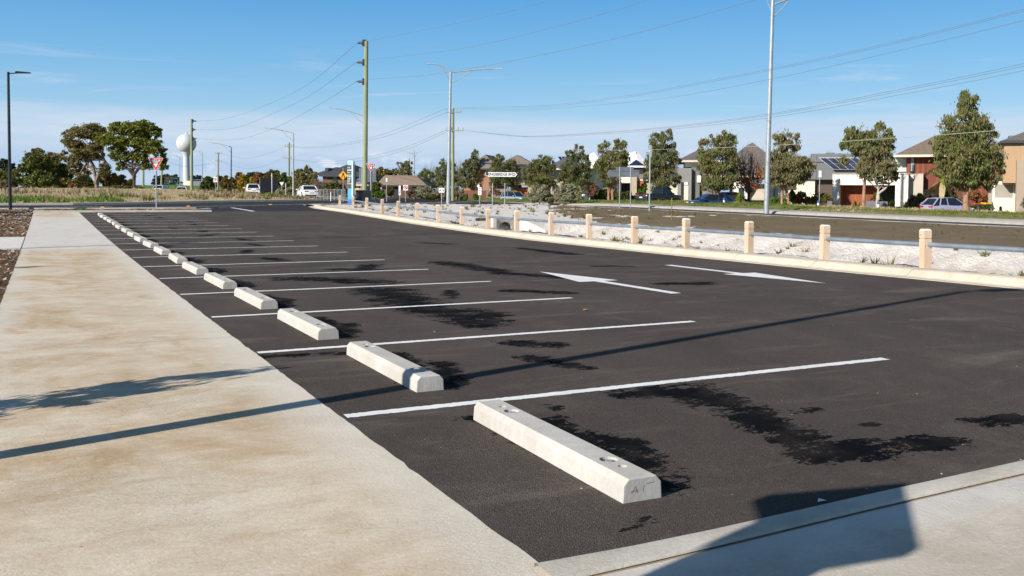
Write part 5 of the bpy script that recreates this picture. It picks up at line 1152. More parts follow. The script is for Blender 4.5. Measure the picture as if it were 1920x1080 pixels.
# ------------------------------------------------------------------ trees and shrubs
LF = {
 'euc': leafmat('leaf_eucalypt', (.115, .155, .045), (.195, .225, .07), (.20, .155, .06)),
 'eucd': leafmat('leaf_eucalypt_dark', (.092, .13, .044), (.155, .185, .062), (.165, .135, .055)),
 'eucb': leafmat('leaf_eucalypt_brown', (.15, .165, .065), (.22, .22, .09), (.22, .165, .08)),
 'olive': leafmat('leaf_yellow_green', (.15, .175, .02), (.28, .28, .035), (.09, .115, .018)),
 'greyol': leafmat('leaf_grey_olive', (.17, .165, .06), (.25, .225, .095), (.20, .145, .06)),
 'dark': leafmat('leaf_dark_green', (.05, .078, .014), (.10, .125, .02), (.13, .13, .028)),
 'darkfar': leafmat('leaf_far_dark', (.022, .032, .018), (.04, .05, .025), (.03, .04, .02), .15),
 'mid': leafmat('leaf_mid_green', (.085, .12, .02), (.15, .18, .035), (.17, .15, .04)),
 'bright': leafmat('leaf_bright_green', (.08, .17, .015), (.17, .26, .025), (.10, .15, .02)),
 'lime': leafmat('leaf_lime_strap', (.24, .30, .025), (.40, .42, .04), (.17, .25, .02)),
 'silver': leafmat('leaf_silver_grey', (.33, .325, .21), (.48, .455, .32), (.25, .235, .13)),
 'beige': leafmat('leaf_beige_grey', (.38, .31, .21), (.52, .43, .30), (.24, .24, .13)),
 'orange': leafmat('leaf_orange', (.42, .11, .02), (.55, .20, .03), (.25, .09, .025)),
 'russet': leafmat('leaf_russet', (.28, .12, .05), (.40, .18, .05), (.20, .10, .05)),
 'yellow': leafmat('leaf_yellow', (.42, .27, .02), (.50, .36, .04), (.22, .22, .03)),
 'pink': leafmat('leaf_pinkish_twig', (.24, .155, .125), (.30, .20, .16), (.18, .12, .09)),
 'rust': leafmat('leaf_rust_brown', (.17, .11, .03), (.26, .17, .04), (.11, .10, .02)),
 'straw': leafmat('dry_straw', (.50, .38, .22), (.62, .49, .30), (.38, .29, .16)),
 'brownweed': leafmat('brown_weed', (.24, .17, .11), (.34, .25, .16), (.18, .13, .08)),
}
BARK = M('bark_grey_brown', (.20, .145, .10), .9, .3, 6, .5, 20); BARKR = M('bark_reddish', (.32, .18, .11), .9, .25, 5, .4, 20); BARKP = M('bark_pale', (.42, .36, .30), .85, .3, 4, .3, 20); BARKD = M('bark_dark', (.07, .05, .04), .9, .25, 6, .5, 20); TWIG = M('bare_twigs', (.20, .13, .11), .9, .25, 5)
def leaves(mb, c, r3, n, size, asp, droop, rng, flat=.0):
    for _ in range(n):
        while True:
            a, b, d = rng.uniform(-1, 1), rng.uniform(-1, 1), rng.uniform(-1, 1)
            q = a * a + b * b + d * d
            if .04 < q < 1: break
        k = rng.uniform(.35, 1.0) / math.sqrt(q) * rng.uniform(.7, 1.18)
        p = Vector((c[0] + a * k * r3[0], c[1] + b * k * r3[1], c[2] + d * k * r3[2]))
        ax = Vector((rng.gauss(0, 1), rng.gauss(0, 1), rng.gauss(0, 1))).normalized() * (1 - droop) + Vector((0, 0, -1)) * droop
        ax.normalize(); sd = ax.cross(Vector((rng.gauss(0, 1), rng.gauss(0, 1), rng.gauss(0, 1)))).normalized()
        L = size * rng.uniform(.6, 1.35); w = L * asp * .5
        mb.add([p - ax * L * .5, p + sd * w - ax * L * .05, p + ax * L * .5, p - sd * w], [(0, 1, 2, 3)])
def crown_mesh(ells, n, size, asp=.4, droop=.5, seed=1, sub=14, subr=.36, hollow=.45):
    rng = random.Random(seed); mb = MB(); tot = sum((e[3] * e[4] * e[5]) ** .67 for e in ells); cents = []
    for (cx, cy_, cz, rx, ry, rz) in ells:
        share = (rx * ry * rz) ** .67 / tot; k = max(6, int(sub * 1.7 * max(.5, share * len(ells))))
        for i in range(k):
            while True:
                a, b, d = rng.uniform(-1, 1), rng.uniform(-1, 1), rng.uniform(-1, 1); q = math.sqrt(a * a + b * b + d * d)
                if hollow < q < 1: break
            s = subr * .80 * rng.uniform(.55, 1.35); m_ = 1 - s * .35
            c = (cx + a * rx * m_, cy_ + b * ry * m_, cz + d * rz * m_); cents.append(c)
            leaves(mb, c, (rx * s, ry * s, rz * s * .85), max(8, int(n * share / k)), size, asp, droop, rng)
        leaves(mb, (cx, cy_, cz), (rx * .98, ry * .98, rz * .98), int(n * share * .10), size, asp, droop, rng)
    return mb, cents
def limbs(mb, start, cents, r, rng, bend=.15, n=8):
    for c in rng.sample(cents, min(n, len(cents))):
        c = Vector(c); s = Vector(start); mid = s.lerp(c, .5) + Vector((rng.gauss(0, bend), rng.gauss(0, bend), -.1 * (c - s).length))
        mb.tube([s, s.lerp(mid, .6), mid, c], [r, r * .7, r * .5, r * .14], 6)
def tree(name, label, base, D, ells, leaf, n, size, trunks=None, bark=None, tr=.12, asp=.4, droop=.5, seed=1, cat='tree', group=None, sub=14, subr=.36, split=.5, nl=9, hollow=.45, zdrop=.5):
    """base px, ells in photo px (cx,cy,rx,ry[,depth offset]); trunks list of px polylines"""
    b = P(*base, D); s = D / FPX; r = thing(name, label, cat, b, -YAW, group)
    E = []
    for e in ells:
        q = P(e[0], e[1], D) - b; loc = Vector((q.dot(RH), q.dot(FH) + (e[4] if len(e) > 4 else 0), q.z)); E.append((loc.x, loc.y, loc.z, e[2] * s, max(e[2], e[3] * .7) * s * .9, e[3] * s))
    mb, cents = crown_mesh(E, int(n * 1.7), size * 1.08, asp * 1.15, droop, seed, sub, subr, hollow)
    rng = random.Random(seed + 5); k = 0
    for tp in (trunks or []):
        pts = []
        for (x, y) in tp: q = P(x, y, D) - b; pts.append(Vector((q.dot(RH), q.dot(FH), q.z)))
        nseg = len(pts); tm = MB(); tm.tube([pts[0] + Vector((0, 0, -zdrop)), *pts], [tr * 1.25] + [tr * (1 - .55 * i / max(1, nseg - 1)) for i in range(nseg)], 9)
        limbs(tm, pts[-1], cents, tr * .45, rng, .15 * s * 30, nl)
        if nseg > 2: limbs(tm, pts[-2], cents, tr * .35, rng, .15 * s * 30, nl // 2)
        tm.build('trunk', bark or BARK, r, True)
    mb.build('crown', LF[leaf], r)
    return r
SG = 'eucalypt street trees on the verge'
dv = lambda px: 57.5 / (.4509 + uvz(px, 385)[0] * .8926)
def street(label, base, ells, leaf, n, trunks, seed, tr=.13, bark=None, size=.26, **k):
    return tree('eucalyptus_tree', label, base, dv(base[0]), ells, leaf, int(n * 1.45), size * .82, trunks, bark or BARKR, tr, .30, .66, seed, group=SG, **k)
street('tallest street tree, conical and dense, beside the lilac hatchback', (1811, 393), [(1812, 200, 26, 30), (1808, 240, 45, 38), (1835, 250, 36, 40), (1785, 280, 40, 34), (1815, 295, 60, 45), (1845, 310, 38, 38), (1800, 330, 48, 28), (1760, 268, 18, 18), (1838, 340, 40, 18)], 'euc', 11000, [[(1811, 393), (1811, 370), (1812, 340)]], 11, .24, sub=22)
street('street tree with a tall crown split in two lobes and straight reddish trunk', (1619, 391), [(1608, 258, 27, 28), (1650, 258, 26, 30), (1628, 280, 42, 26), (1588, 270, 14, 16), (1660, 290, 20, 24), (1583, 302, 10, 12)], 'euc', 5600, [[(1619, 391), (1620, 360), (1622, 330), (1618, 290)]], 12, .15)
street('sparser brownish street tree with a crooked pale forked trunk', (1646, 391), [(1640, 315, 38, 26), (1668, 310, 24, 22), (1620, 322, 20, 18), (1672, 330, 18, 14), (1640, 290, 30, 20)], 'eucb', 3600, [[(1644, 391), (1645, 370), (1647, 355), (1640, 335)], [(1647, 363), (1658, 355), (1668, 345)]], 13, .11, bark=BARKP, subr=.28, hollow=.3)
street('drooping two-tiered street tree right of the tall lamp post', (1473, 389), [(1473, 262, 24, 24), (1458, 290, 18, 18), (1492, 268, 14, 20), (1480, 310, 44, 26), (1455, 322, 28, 24), (1512, 318, 22, 20), (1478, 340, 34, 14)], 'eucb', 6400, [[(1466, 389), (1466, 370), (1467, 350), (1470, 320)], [(1478, 389), (1478, 368), (1473, 352)]], 14, .13, bark=BARKR)
street('broad full street tree in front of the grey rendered house', (1343, 384), [(1330, 275, 24, 24), (1362, 268, 24, 28), (1345, 300, 38, 30), (1320, 300, 18, 26), (1372, 300, 16, 30), (1350, 330, 34, 26), (1338, 348, 26, 14)], 'euc', 8200, [[(1338, 384), (1340, 365), (1342, 345)], [(1346, 384), (1346, 362), (1347, 340)]], 15, .15)
street('tall narrow-topped street tree over the dark utility truck', (1237, 383), [(1248, 256, 14, 18), (1234, 272, 22, 24), (1254, 285, 18, 22), (1240, 305, 32, 26), (1266, 303, 12, 10), (1222, 325, 18, 20), (1248, 335, 28, 22), (1238, 352, 20, 10)], 'eucd', 7600, [[(1233, 383), (1233, 365), (1234, 340)], [(1240, 383), (1240, 362), (1239, 345)]], 16, .13)
street('twin-peaked street tree in front of the white sheet roof', (1146, 382), [(1133, 284, 16, 20), (1163, 276, 16, 20), (1150, 300, 30, 22), (1130, 318, 22, 22), (1162, 312, 20, 22), (1172, 295, 10, 22), (1142, 335, 26, 14)], 'euc', 6800, [[(1149, 382), (1148, 362), (1149, 340)], [(1141, 381), (1141, 366), (1140, 350)]], 17, .16)
street('pointed dark street tree behind the silvery bushes', (1082, 381), [(1085, 285, 13, 16), (1070, 292, 12, 16), (1088, 305, 20, 20), (1070, 320, 24, 20), (1095, 322, 16, 18), (1062, 335, 18, 18), (1082, 345, 26, 16)], 'eucd', 6400, [[(1081, 381), (1081, 355), (1082, 335)]], 18)
street('rounded brownish street tree directly right of the street name sign', (1012, 380), [(1018, 308, 20, 18), (1005, 318, 22, 20), (1030, 318, 16, 20), (992, 330, 18, 18), (1012, 338, 28, 18), (1026, 345, 18, 12)], 'euc', 6200, [[(1011, 380), (1012, 360), (1014, 340)]], 19)
street('street tree behind the street name sign', (933, 379), [(933, 302, 14, 16), (955, 315, 20, 20), (930, 325, 18, 20), (945, 335, 26, 16), (960, 330, 14, 20), (925, 350, 12, 12)], 'eucd', 6000, [[(933.5, 379), (933.5, 360), (934, 345)], [(954, 379), (954, 362), (953, 345)]], 20)
street('slim leaning street tree left of the street name sign', (883, 377), [(893, 292, 10, 13), (885, 308, 16, 16), (874, 318, 14, 16), (890, 328, 14, 16), (876, 340, 14, 14), (868, 330, 10, 14)], 'eucd', 5200, [[(884, 377), (883, 355), (882, 338)]], 21, bark=BARKP)
street('dark bushy tree behind the two-armed road lamp', (838, 375), [(838, 310, 16, 16), (828, 325, 18, 18), (848, 325, 16, 18), (838, 342, 24, 18), (868, 345, 12, 16)], 'eucd', 5000, [[(838, 375), (838, 345)]], 22)
street('olive bushy tree right of the small two-armed lamp', (802, 373), [(800, 328, 18, 14), (790, 340, 18, 16), (815, 340, 16, 16), (802, 350, 22, 14)], 'mid', 4200, [[(802, 373), (802, 350)]], 23)
tree('eucalyptus_tree', 'thin grey-brown tree behind the no U-turn sign', (760, 371), 150, [(750, 315, 10, 12), (765, 310, 9, 14), (758, 328, 14, 14), (770, 325, 8, 10), (750, 335, 10, 8)], 'eucb', 3000, .30, [[(759, 371), (759, 352), (759, 338)]], BARKD, .15, .3, .55, 24, sub=12)
tree('tree', 'rounded brown-green tree left of the thin grey-brown tree', (722, 371), 175, [(712, 322, 12, 11), (724, 328, 16, 11), (738, 324, 9, 9), (706, 336, 12, 12), (728, 342, 16, 12)], 'rust', 3600, .40, [[(722, 371), (722, 345)]], BARKD, .2, .5, .2, 25)
tree('shrub', 'dark green shrub right of the give way sign by the green pole', (703, 372), 100, [(704, 350, 10, 12), (698, 362, 9, 10), (712, 362, 8, 8)], 'mid', 2600, .22, [[(704, 373), (704, 360)]], BARKD, .06, .5, .2, 26, cat='shrub')
# autumn tree with orange leaves, bare upper twigs
def bare_tree(name, label, base, D, top, rx, bark, tr, nb, leafspec=None, seed=1, fork=.25, cat='tree'):
    b = P(*base, D); s = D / FPX; r = thing(name, label, cat, b, -YAW); rng = random.Random(seed); H = (base[1] - top) * s; R_ = rx * s
    tm = MB(); tm.tube([(0, 0, -.4), (0, 0, 0), (.03, 0, H * fork)], [tr * 1.2, tr, tr * .8], 8); tm.build('trunk', bark, r, True)
    bm_ = MB()
    for i in range(nb):
        a = rng.uniform(0, 6.283); q = math.sqrt(rng.random()); ex = Vector((math.cos(a) * R_ * q, math.sin(a) * R_ * q, H * (rng.uniform(.75, 1.) if q < .75 else rng.uniform(.5, .9))))
        s0 = Vector((.02, 0, H * fork * rng.uniform(.8, 1.))); mid = s0.lerp(ex, .45) + Vector((ex.x * .18, ex.y * .18, -H * .04)); bm_.tube([s0, mid, ex], [tr * .32, tr * .16, .006], 4)
        for j in range(5):
            p0 = mid.lerp(ex, rng.uniform(0, .9)); p1 = p0 + Vector((rng.gauss(0, .12) * R_, rng.gauss(0, .12) * R_, abs(rng.gauss(.10, .06)) * H)); bm_.tube([p0, p1], [tr * .09, .004], 3)
    bm_.build('branches', TWIG, r)
    if leafspec:
        leaf, n, size, ells, asp = leafspec; E = []
        for e in ells: q = P(e[0], e[1], D) - b; E.append((q.dot(RH), q.dot(FH), q.z, e[2] * s, e[2] * s, e[3] * s))
        mb, _ = crown_mesh(E, n, size, asp, .1, seed + 3, 16, .3, .1); mb.build('crown', LF[leaf], r)
    return r
bare_tree('autumn_tree', 'autumn tree with orange leaves below bare purple twigs', (1403, 390), 91, 268, 36, BARKD, .16, 70, ('orange', 1500, .17, [(1388, 330, 22, 20), (1405, 345, 26, 14), (1420, 325, 18, 20), (1392, 312, 16, 10), (1378, 345, 12, 12)], .8), 31)
bare_tree('autumn_tree', 'small reddish tree going bare between silvery bush and green hedge', (1105, 381), 112, 333, 19, BARKP, .09, 50, ('russet', 900, .17, [(1106, 352, 17, 16), (1116, 358, 12, 10)], .8), 32)
bare_tree('bare_shrub', 'leafless pinkish shrub in front of the dark roofed house', (602, 371), 125, 333, 20, BARK, .08, 60, ('pink', 2600, .20, [(602, 350, 19, 14), (592, 358, 12, 10), (612, 355, 10, 12)], .4), 33, .1, 'shrub')
bare_tree('bare_tree', 'bare pale twiggy tree behind the tall conical street tree', (1800, 393), 79, 340, 40, BARKP, .10, 50, None, 34, .12)
bare_tree('bare_tree', 'faint bare purple tree tops above the roofs left of the two-armed lamp', (805, 372), 190, 304, 17, BARKP, .15, 60, None, 35, .3)
bare_tree('bare_tree', 'faint bare purple tree just right of the two-armed lamp', (858, 372), 180, 298, 11, BARKP, .15, 60, None, 36, .3)
# bushes on the verge
def bush(label, base, D, ells, leaf, n, size=.2, seed=1, asp=.35, droop=0., name='shrub', cat='shrub', group=None, **k):
    return tree(name, label, base, D, ells, leaf, n, size, [[(base[0], base[1]), (base[0], base[1] - 4)]], BARKD, .05, asp, droop, seed, cat, group, **k)
bush('large silver-grey bush right of the silver wagon', (1012, 381), 97, [(1002, 364, 14, 16), (1018, 360, 14, 14), (1026, 368, 12, 11), (1008, 370, 18, 9)], 'silver', 5200, .2, 41)
bush('largest silver-grey bush left of the bare reddish tree', (1066, 382), 96, [(1052, 362, 16, 17), (1072, 358, 18, 15), (1086, 365, 12, 15), (1065, 370, 26, 11)], 'silver', 7000, .2, 42)
bush('pale beige low shrub between the two silvery bushes', (1036, 382), 97, [(1033, 372, 9, 8), (1042, 374, 6, 6)], 'beige', 1500, .18, 43); bush('small round green shrub at the foot of the largest silvery bush', (1033, 382.5), 94, [(1032, 377, 6, 5)], 'mid', 900, .14, 44)
bush('feathery beige and grey shrub left of the two-armed lamp', (790, 374), 112, [(783, 362, 12, 12), (798, 360, 12, 13), (808, 366, 8, 8)], 'silver', 3400, .2, 45); bush('beige feathery shrub directly behind the two-arrow sign', (826, 375), 110, [(820, 364, 10, 11), (832, 360, 11, 14)], 'beige', 2800, .2, 46); bush('beige feathery shrub right of the two-armed lamp', (858, 376), 108, [(852, 360, 10, 15), (862, 364, 8, 12)], 'beige', 2800, .2, 47)
bush('dark green low shrub at the foot of the two beige shrubs', (812, 375), 108, [(812, 370, 8, 6), (802, 371, 6, 5)], 'dark', 1400, .18, 48)
bush('bright green shrub left of the slim leaning tree', (873, 378), 118, [(873, 370, 6, 7), (868, 372, 4, 5)], 'bright', 900, .2, 49); bush('bright green shrub right of the slim leaning tree', (892, 379), 117, [(892, 370, 5, 7)], 'bright', 800, .2, 50)
bush('dark clipped hedge in front of the stone house', (1130, 384), 113, [(1118, 368, 10, 12), (1132, 365, 12, 12), (1146, 370, 8, 9), (1160, 368, 9, 11)], 'mid', 4200, .2, 51, .5); bush('dark leafy shrub right of the hedge by the stone house door', (1172, 383), 113, [(1168, 368, 10, 10), (1178, 366, 8, 10)], 'dark', 2200, .2, 52, .5)
bush('rounded green shrub left of the utility truck', (1200, 381), 107, [(1200, 361, 8, 9), (1208, 352, 7, 9), (1196, 370, 6, 6)], 'bright', 2200, .2, 53, .5); bush('rust coloured low shrub by the driveway of the stone house', (1190, 382), 108, [(1188, 371, 8, 5), (1198, 373, 8, 4)], 'rust', 1200, .18, 54); bush('yellow flowering shrub at the top of the largest silvery bush', (1083, 372), 112, [(1082, 350, 6, 8), (1090, 348, 5, 7)], 'yellow', 900, .2, 55)
bush('orange-red shrub between the two trunks behind the street name sign', (925, 378), 128, [(925, 358, 7, 8), (934, 362, 7, 6), (918, 365, 4, 5)], 'russet', 900, .2, 56)
bush('dark green hedge right of the tall lamp post', (1455, 392), 86, [(1452, 378, 10, 9), (1468, 379, 8, 8)], 'bright', 2200, .16, 57, .5); bush('leafy shrub behind the twin trunks right of the tall lamp post', (1488, 392), 84, [(1484, 368, 8, 12), (1492, 376, 8, 10)], 'mid', 1600, .18, 58, .5)
bush('red berried shrub left of the white bus sign', (1505, 394), 83, [(1502, 368, 9, 12), (1512, 376, 9, 9), (1498, 380, 8, 10)], 'russet', 1700, .16, 59, .6); bush('second red berried shrub touching the white bus sign', (1532, 395), 82, [(1526, 372, 9, 11), (1540, 372, 10, 12), (1522, 384, 9, 8)], 'rust', 2200, .16, 60, .5); bush('straggly shrub against the left corner of the cream house', (1562, 396), 81, [(1558, 380, 6, 10), (1549, 372, 8, 10)], 'rust', 1200, .16, 61)
bush('olive shrub against the wall left of the bins', (1715, 398), 79, [(1714, 378, 11, 14), (1725, 372, 8, 10), (1705, 385, 7, 9)], 'greyol', 2400, .17, 62); bush('reddish brown shrub behind the bins', (1745, 396), 80, [(1742, 374, 14, 8), (1760, 372, 12, 9)], 'rust', 2000, .17, 63); bush('grey-green fine shrub behind the lilac hatchback', (1775, 396), 78, [(1778, 368, 14, 10), (1790, 375, 10, 8)], 'mid', 2200, .15, 64); bush('russet shrub right of the conical tree trunk', (1830, 396), 76, [(1824, 364, 12, 12), (1840, 372, 12, 10), (1812, 370, 8, 10)], 'russet', 2400, .17, 65, .6)
bush('low dark shrubs along the drive of the tan house', (1850, 400), 73, [(1830, 390, 12, 7), (1848, 390, 10, 6)], 'dark', 1800, .15, 66)
# strap-leaved plants
def strap(label, base, D, h, wd, n, seed, leaf='lime', name='strap_leaf_plant'):
    b = P(*base, D); s = D / FPX; rng = random.Random(seed); mb = MB(); H = h * s; W = wd * s
    for i in range(n):
        a = rng.uniform(0, 6.283); q = rng.random() ** .7; l = H * rng.uniform(.6, 1.05); ex = Vector((math.cos(a) * W * q, math.sin(a) * W * q, l * (1 - .25 * q))); o_ = Vector((math.cos(a) * W * .12, math.sin(a) * W * .12, 0)); sd = Vector((-math.sin(a), math.cos(a), 0)) * .045
        mid = o_.lerp(ex, .55) + Vector((0, 0, l * .10)); tip = ex - Vector((0, 0, l * .1 * q))
        mb.add([o_ - sd * .7, o_ + sd * .7, mid + sd, mid - sd, tip], [(0, 1, 2, 3), (3, 2, 4)])
    r = thing(name, label, 'plant', b, -YAW, 'strap-leaved garden plants'); mb.build('leaves', LF[leaf], r)
    m = MB(); m.tube([(0, 0, -.15), (0, 0, .12)], [.08, .03], 6); m.build('crown_base', BARK, r)
strap('tall lime strap-leaved plant below the orange autumn tree', (1386, 383), 87, 24, 13, 70, 71); strap('yellow-green strap leaves left of the reddish trunk by the garage', (1603, 390), 77.5, 17, 6, 40, 72); strap('yellow-green strap leaves touching the reddish trunk', (1613, 390), 77.5, 13, 6, 40, 73); strap('bright yellow strap leaves right of the crooked pale trunk', (1672, 392), 76, 20, 9, 60, 74); strap('thin green strap leaves against the right garage pillar', (1698, 394), 76, 22, 8, 34, 75)
def cycad(label, base, D, r_px, seed):
    b = P(*base, D); s = D / FPX; r = thing('cycad', label, 'plant', b, -YAW); rng = random.Random(seed); m = MB(); m.tube([(0, 0, -.2), (0, 0, .5)], [.18, .15], 8); m.build('trunk', BARKD, r); mb = MB()
    for i in range(46):
        a = rng.uniform(0, 6.283); e = rng.uniform(.15, 1.3); L = r_px * s; pts = [Vector((math.cos(a) * math.cos(e) * L * u, math.sin(a) * math.cos(e) * L * u, .5 + math.sin(e) * L * u - .5 * L * u * u * math.cos(e))) for u in (0, .25, .5, .75, 1)]
        for p0, p1 in zip(pts, pts[1:]):
            d = (p1 - p0); sd = d.cross(Vector((0, 0, 1))).normalized() * .10; mb.add([p0 - sd, p0 + sd, p1 + sd * .8, p1 - sd * .8], [(0, 1, 2, 3)])
    mb.build('fronds', LF['bright'], r)
cycad('green cycad with arching fronds in the garden of the cream house', (1643, 384), 79, 15, 81)
# banana-like palm
def palm(label, base, D, top, seed):
    b = P(*base, D); s = D / FPX; r = thing('banana_palm', label, 'plant', b, -YAW); rng = random.Random(seed); H = (base[1] - top) * s; m = MB(); m.tube([(0, 0, -.3), (0, 0, H * .55)], [.16, .11], 8); m.build('trunk', BARKR, r)
    for lf_, n_, e0, e1, nm in (('lime', 11, .1, 1.4, 'fronds'), ('straw', 10, -.9, -.3, 'dead_leaves')):
        mb = MB()
        for i in range(n_):
            a = rng.uniform(0, 6.283); e = rng.uniform(e0, e1); L = H * rng.uniform(.35, .55)
            pts = [Vector((math.cos(a) * math.cos(e) * L * u, math.sin(a) * math.cos(e) * L * u, H * .55 + math.sin(e) * L * u - .5 * L * u * u)) for u in (0, .2, .4, .6, .8, 1)]; ws = (.03, .2, .24, .22, .15, .02)
            for k in range(5):
                d = pts[k + 1] - pts[k]; sd = d.cross(Vector((0, 0, 1))).normalized(); mb.add([pts[k] - sd * ws[k], pts[k] + sd * ws[k], pts[k + 1] + sd * ws[k + 1], pts[k + 1] - sd * ws[k + 1]], [(0, 1, 2, 3)])
        mb.build(nm, LF[lf_], r)
palm('banana palm with drooping lime fronds left of the tall conical tree', (1767, 396), 78, 290, 82)

# ------------------------------------------------------------------ left side: big trees beyond the cross road
tree('eucalyptus_tree', 'large grey-olive tree with an open crown, left of the yellow-green one', (182, 360), 140, [(165, 245, 34, 15), (140, 260, 24, 22), (188, 255, 18, 22), (150, 285, 24, 22), (135, 312, 18, 18), (178, 282, 22, 18), (150, 330, 20, 18), (195, 320, 14, 18), (120, 290, 8, 14)], 'greyol', 11000, .34, [[(182, 360), (181, 340), (176, 318), (168, 296)], [(181, 338), (190, 318), (196, 300)]], BARK, .34, .4, .4, 101, sub=20, subr=.32, hollow=.35)
tree('eucalyptus_tree', 'large spreading yellow-green tree behind the left give way sign', (251, 358), 135, [(225, 240, 26, 13), (262, 238, 34, 13), (285, 248, 20, 14), (212, 262, 32, 18), (250, 262, 36, 17), (285, 275, 28, 18), (222, 290, 22, 18), (300, 295, 14, 18), (262, 292, 24, 16), (305, 312, 12, 10), (228, 312, 12, 10), (275, 312, 14, 8)], 'olive', 9500, .34, [[(251, 358), (252, 338), (250, 322), (247, 306)], [(252, 326), (262, 314), (275, 303)], [(251, 330), (240, 316), (228, 308)]], BARKD, .24, .5, .1, 102, sub=18, subr=.34)
def lb(label, base, D, ells, leaf, n, size=.34, seed=1, name='shrub', cat='shrub', **k):
    return tree(name, label, base, D, ells, leaf, n, size, [[(base[0], base[1]), (base[0], base[1] - 10)]], BARKD, .14, .5, .15, seed, cat, **k)
lb('tallest dark green dense tree at the left, rounded', (68, 357), 130, [(62, 305, 26, 24), (80, 315, 22, 26), (50, 325, 22, 24), (85, 335, 24, 22), (60, 342, 30, 16)], 'dark', 9000, .34, 103, 'dense_tree', 'tree'); lb('dark green dense tree left of the grey-olive tree', (112, 357), 134, [(108, 320, 18, 20), (118, 335, 16, 18), (100, 342, 18, 14)], 'dark', 5200, .34, 104, 'dense_tree', 'tree')
lb('brown-topped tree behind the dark dense trees', (95, 352), 165, [(85, 292, 14, 10), (105, 296, 14, 10), (70, 285, 12, 8), (95, 310, 22, 14)], 'greyol', 3200, .4, 105, 'tree', 'tree'); lb('olive shrub in front of the dark dense tree', (75, 360), 122, [(72, 338, 22, 18), (88, 346, 14, 12)], 'mid', 4000, .3, 106)
lb('rust-gold shrub below the grey-olive tree', (128, 360), 124, [(125, 346, 16, 12), (138, 350, 12, 8)], 'rust', 2600, .28, 107); lb('orange-red dead shrub below the grey-olive tree', (137, 360), 120, [(136, 350, 8, 7)], 'russet', 1100, .24, 108); lb('bright green shrub left of the rust-gold shrub', (103, 361), 119, [(103, 354, 9, 6)], 'bright', 1100, .24, 109)
lb('dark green shrub mass between the two large trunks', (215, 359), 142, [(205, 338, 18, 16), (222, 342, 18, 14), (238, 346, 14, 12)], 'rust', 4800, .34, 110); lb('dark shrub left of the grey-olive trunk', (165, 359), 144, [(160, 345, 14, 13), (172, 350, 10, 9)], 'dark', 2800, .34, 111)
lb('low green shrub at the foot of the yellow-green tree', (228, 361), 122, [(222, 353, 10, 7), (240, 355, 12, 6), (258, 354, 12, 6)], 'mid', 2000, .26, 112); lb('olive shrubby tree at the far left edge, behind the black lamp post', (8, 360), 126, [(5, 335, 18, 18), (20, 340, 14, 14), (28, 330, 12, 16)], 'mid', 4200, .32, 113, 'tree', 'tree'); lb('far dark tree at the left edge of the picture', (8, 350), 240, [(8, 306, 10, 10), (20, 314, 12, 10), (-5, 318, 14, 14), (8, 325, 20, 12)], 'darkfar', 2600, .6, 114, 'tree', 'tree')
for k, (x, y0) in enumerate(((2.5, 376), (10, 376))):
    bare_tree('young_tree', ['thin bare sapling at the left edge, left one of a pair', 'thin bare sapling beside the black lamp post, right one of a pair'][k], (x, y0), 92, 335, 6, BARK, .06, 16, ('eucb', 260, .2, [(x, 345, 7, 9)], .4), 115 + k, .55)
# far tree lines
for k, (x, w_, h_, lab) in enumerate(((318, 20, 14, 'distant dark tree row left of the water tower, near part'), (300, 14, 11, 'distant dark tree row behind the left give way sign'), (368, 13, 12, 'distant dark tree behind the blue roofed shed'), (412, 9, 12, 'distant dark tree behind the far grey power pole'))):
    tree('tree', lab, (x, 352), 360, [(x - w_ * .4, 342 - h_ * .5, w_ * .6, h_ * .6), (x + w_ * .4, 342 - h_ * .4, w_ * .6, h_ * .7), (x, 345, w_, 8)], 'darkfar', 2400, .8, [[(x, 352), (x, 344)]], BARKD, .3, .5, .1, 120 + k, sub=10)
tree('umbrella_pine', 'distant flat-topped pine above the autumn trees', (484, 360), 300, [(478, 327, 16, 4), (492, 328, 12, 4), (468, 333, 8, 5)], 'darkfar', 1500, .7, [[(486, 360), (486, 345), (485, 332)]], BARKD, .35, .5, .1, 125, sub=8)
tree('umbrella_pine', 'distant dark pine left of the flat-topped pine', (466, 360), 300, [(465, 336, 10, 7), (470, 340, 8, 6)], 'darkfar', 1100, .7, [[(466, 360), (466, 345)]], BARKD, .3, .5, .1, 126, sub=8)
tree('shrub', 'dark green bush beside the far grey power pole', (391, 358), 170, [(391, 340, 10, 10), (384, 348, 10, 9), (398, 349, 7, 8)], 'dark', 3200, .36, [[(391, 359), (391, 350)]], BARKD, .1, .5, .1, 127, 'shrub')
AU = [(424, 368, 'rust', 10, 17), (437, 352, 'rust', 9, 14), (449, 340, 'russet', 9, 24), (455, 330, 'yellow', 9, 22), (462, 352, 'olive', 7, 15), (472, 345, 'yellow', 9, 16), (483, 342, 'russet', 9, 22), (494, 352, 'rust', 9, 16)]
AL = ['brown-orange autumn tree behind the grey road lamp', 'small brown autumn tree just right of the grey road lamp', 'tall russet autumn tree left of the yellow ones', 'tallest yellow autumn tree', 'green and yellow small tree below the tallest yellow tree', 'bright yellow rounded autumn tree', 'russet tree below the flat-topped pine', 'brown-green tree at the left side of the message board']
for k, (x, y, lf_, rx, ry) in enumerate(AU):
    tree('autumn_tree', AL[k], (x, 365), 150 + (k % 3) * 7, [(x, 345 - ry * .35, rx * .8, ry * .6), (x - rx * .5, 348, rx * .7, ry * .45), (x + rx * .5, 350, rx * .7, ry * .4)], lf_, 1500, .34, [[(x, 366), (x, 350)]], BARKP, .11, .6, .1, 130 + k, group='autumn trees by the far road', sub=9)
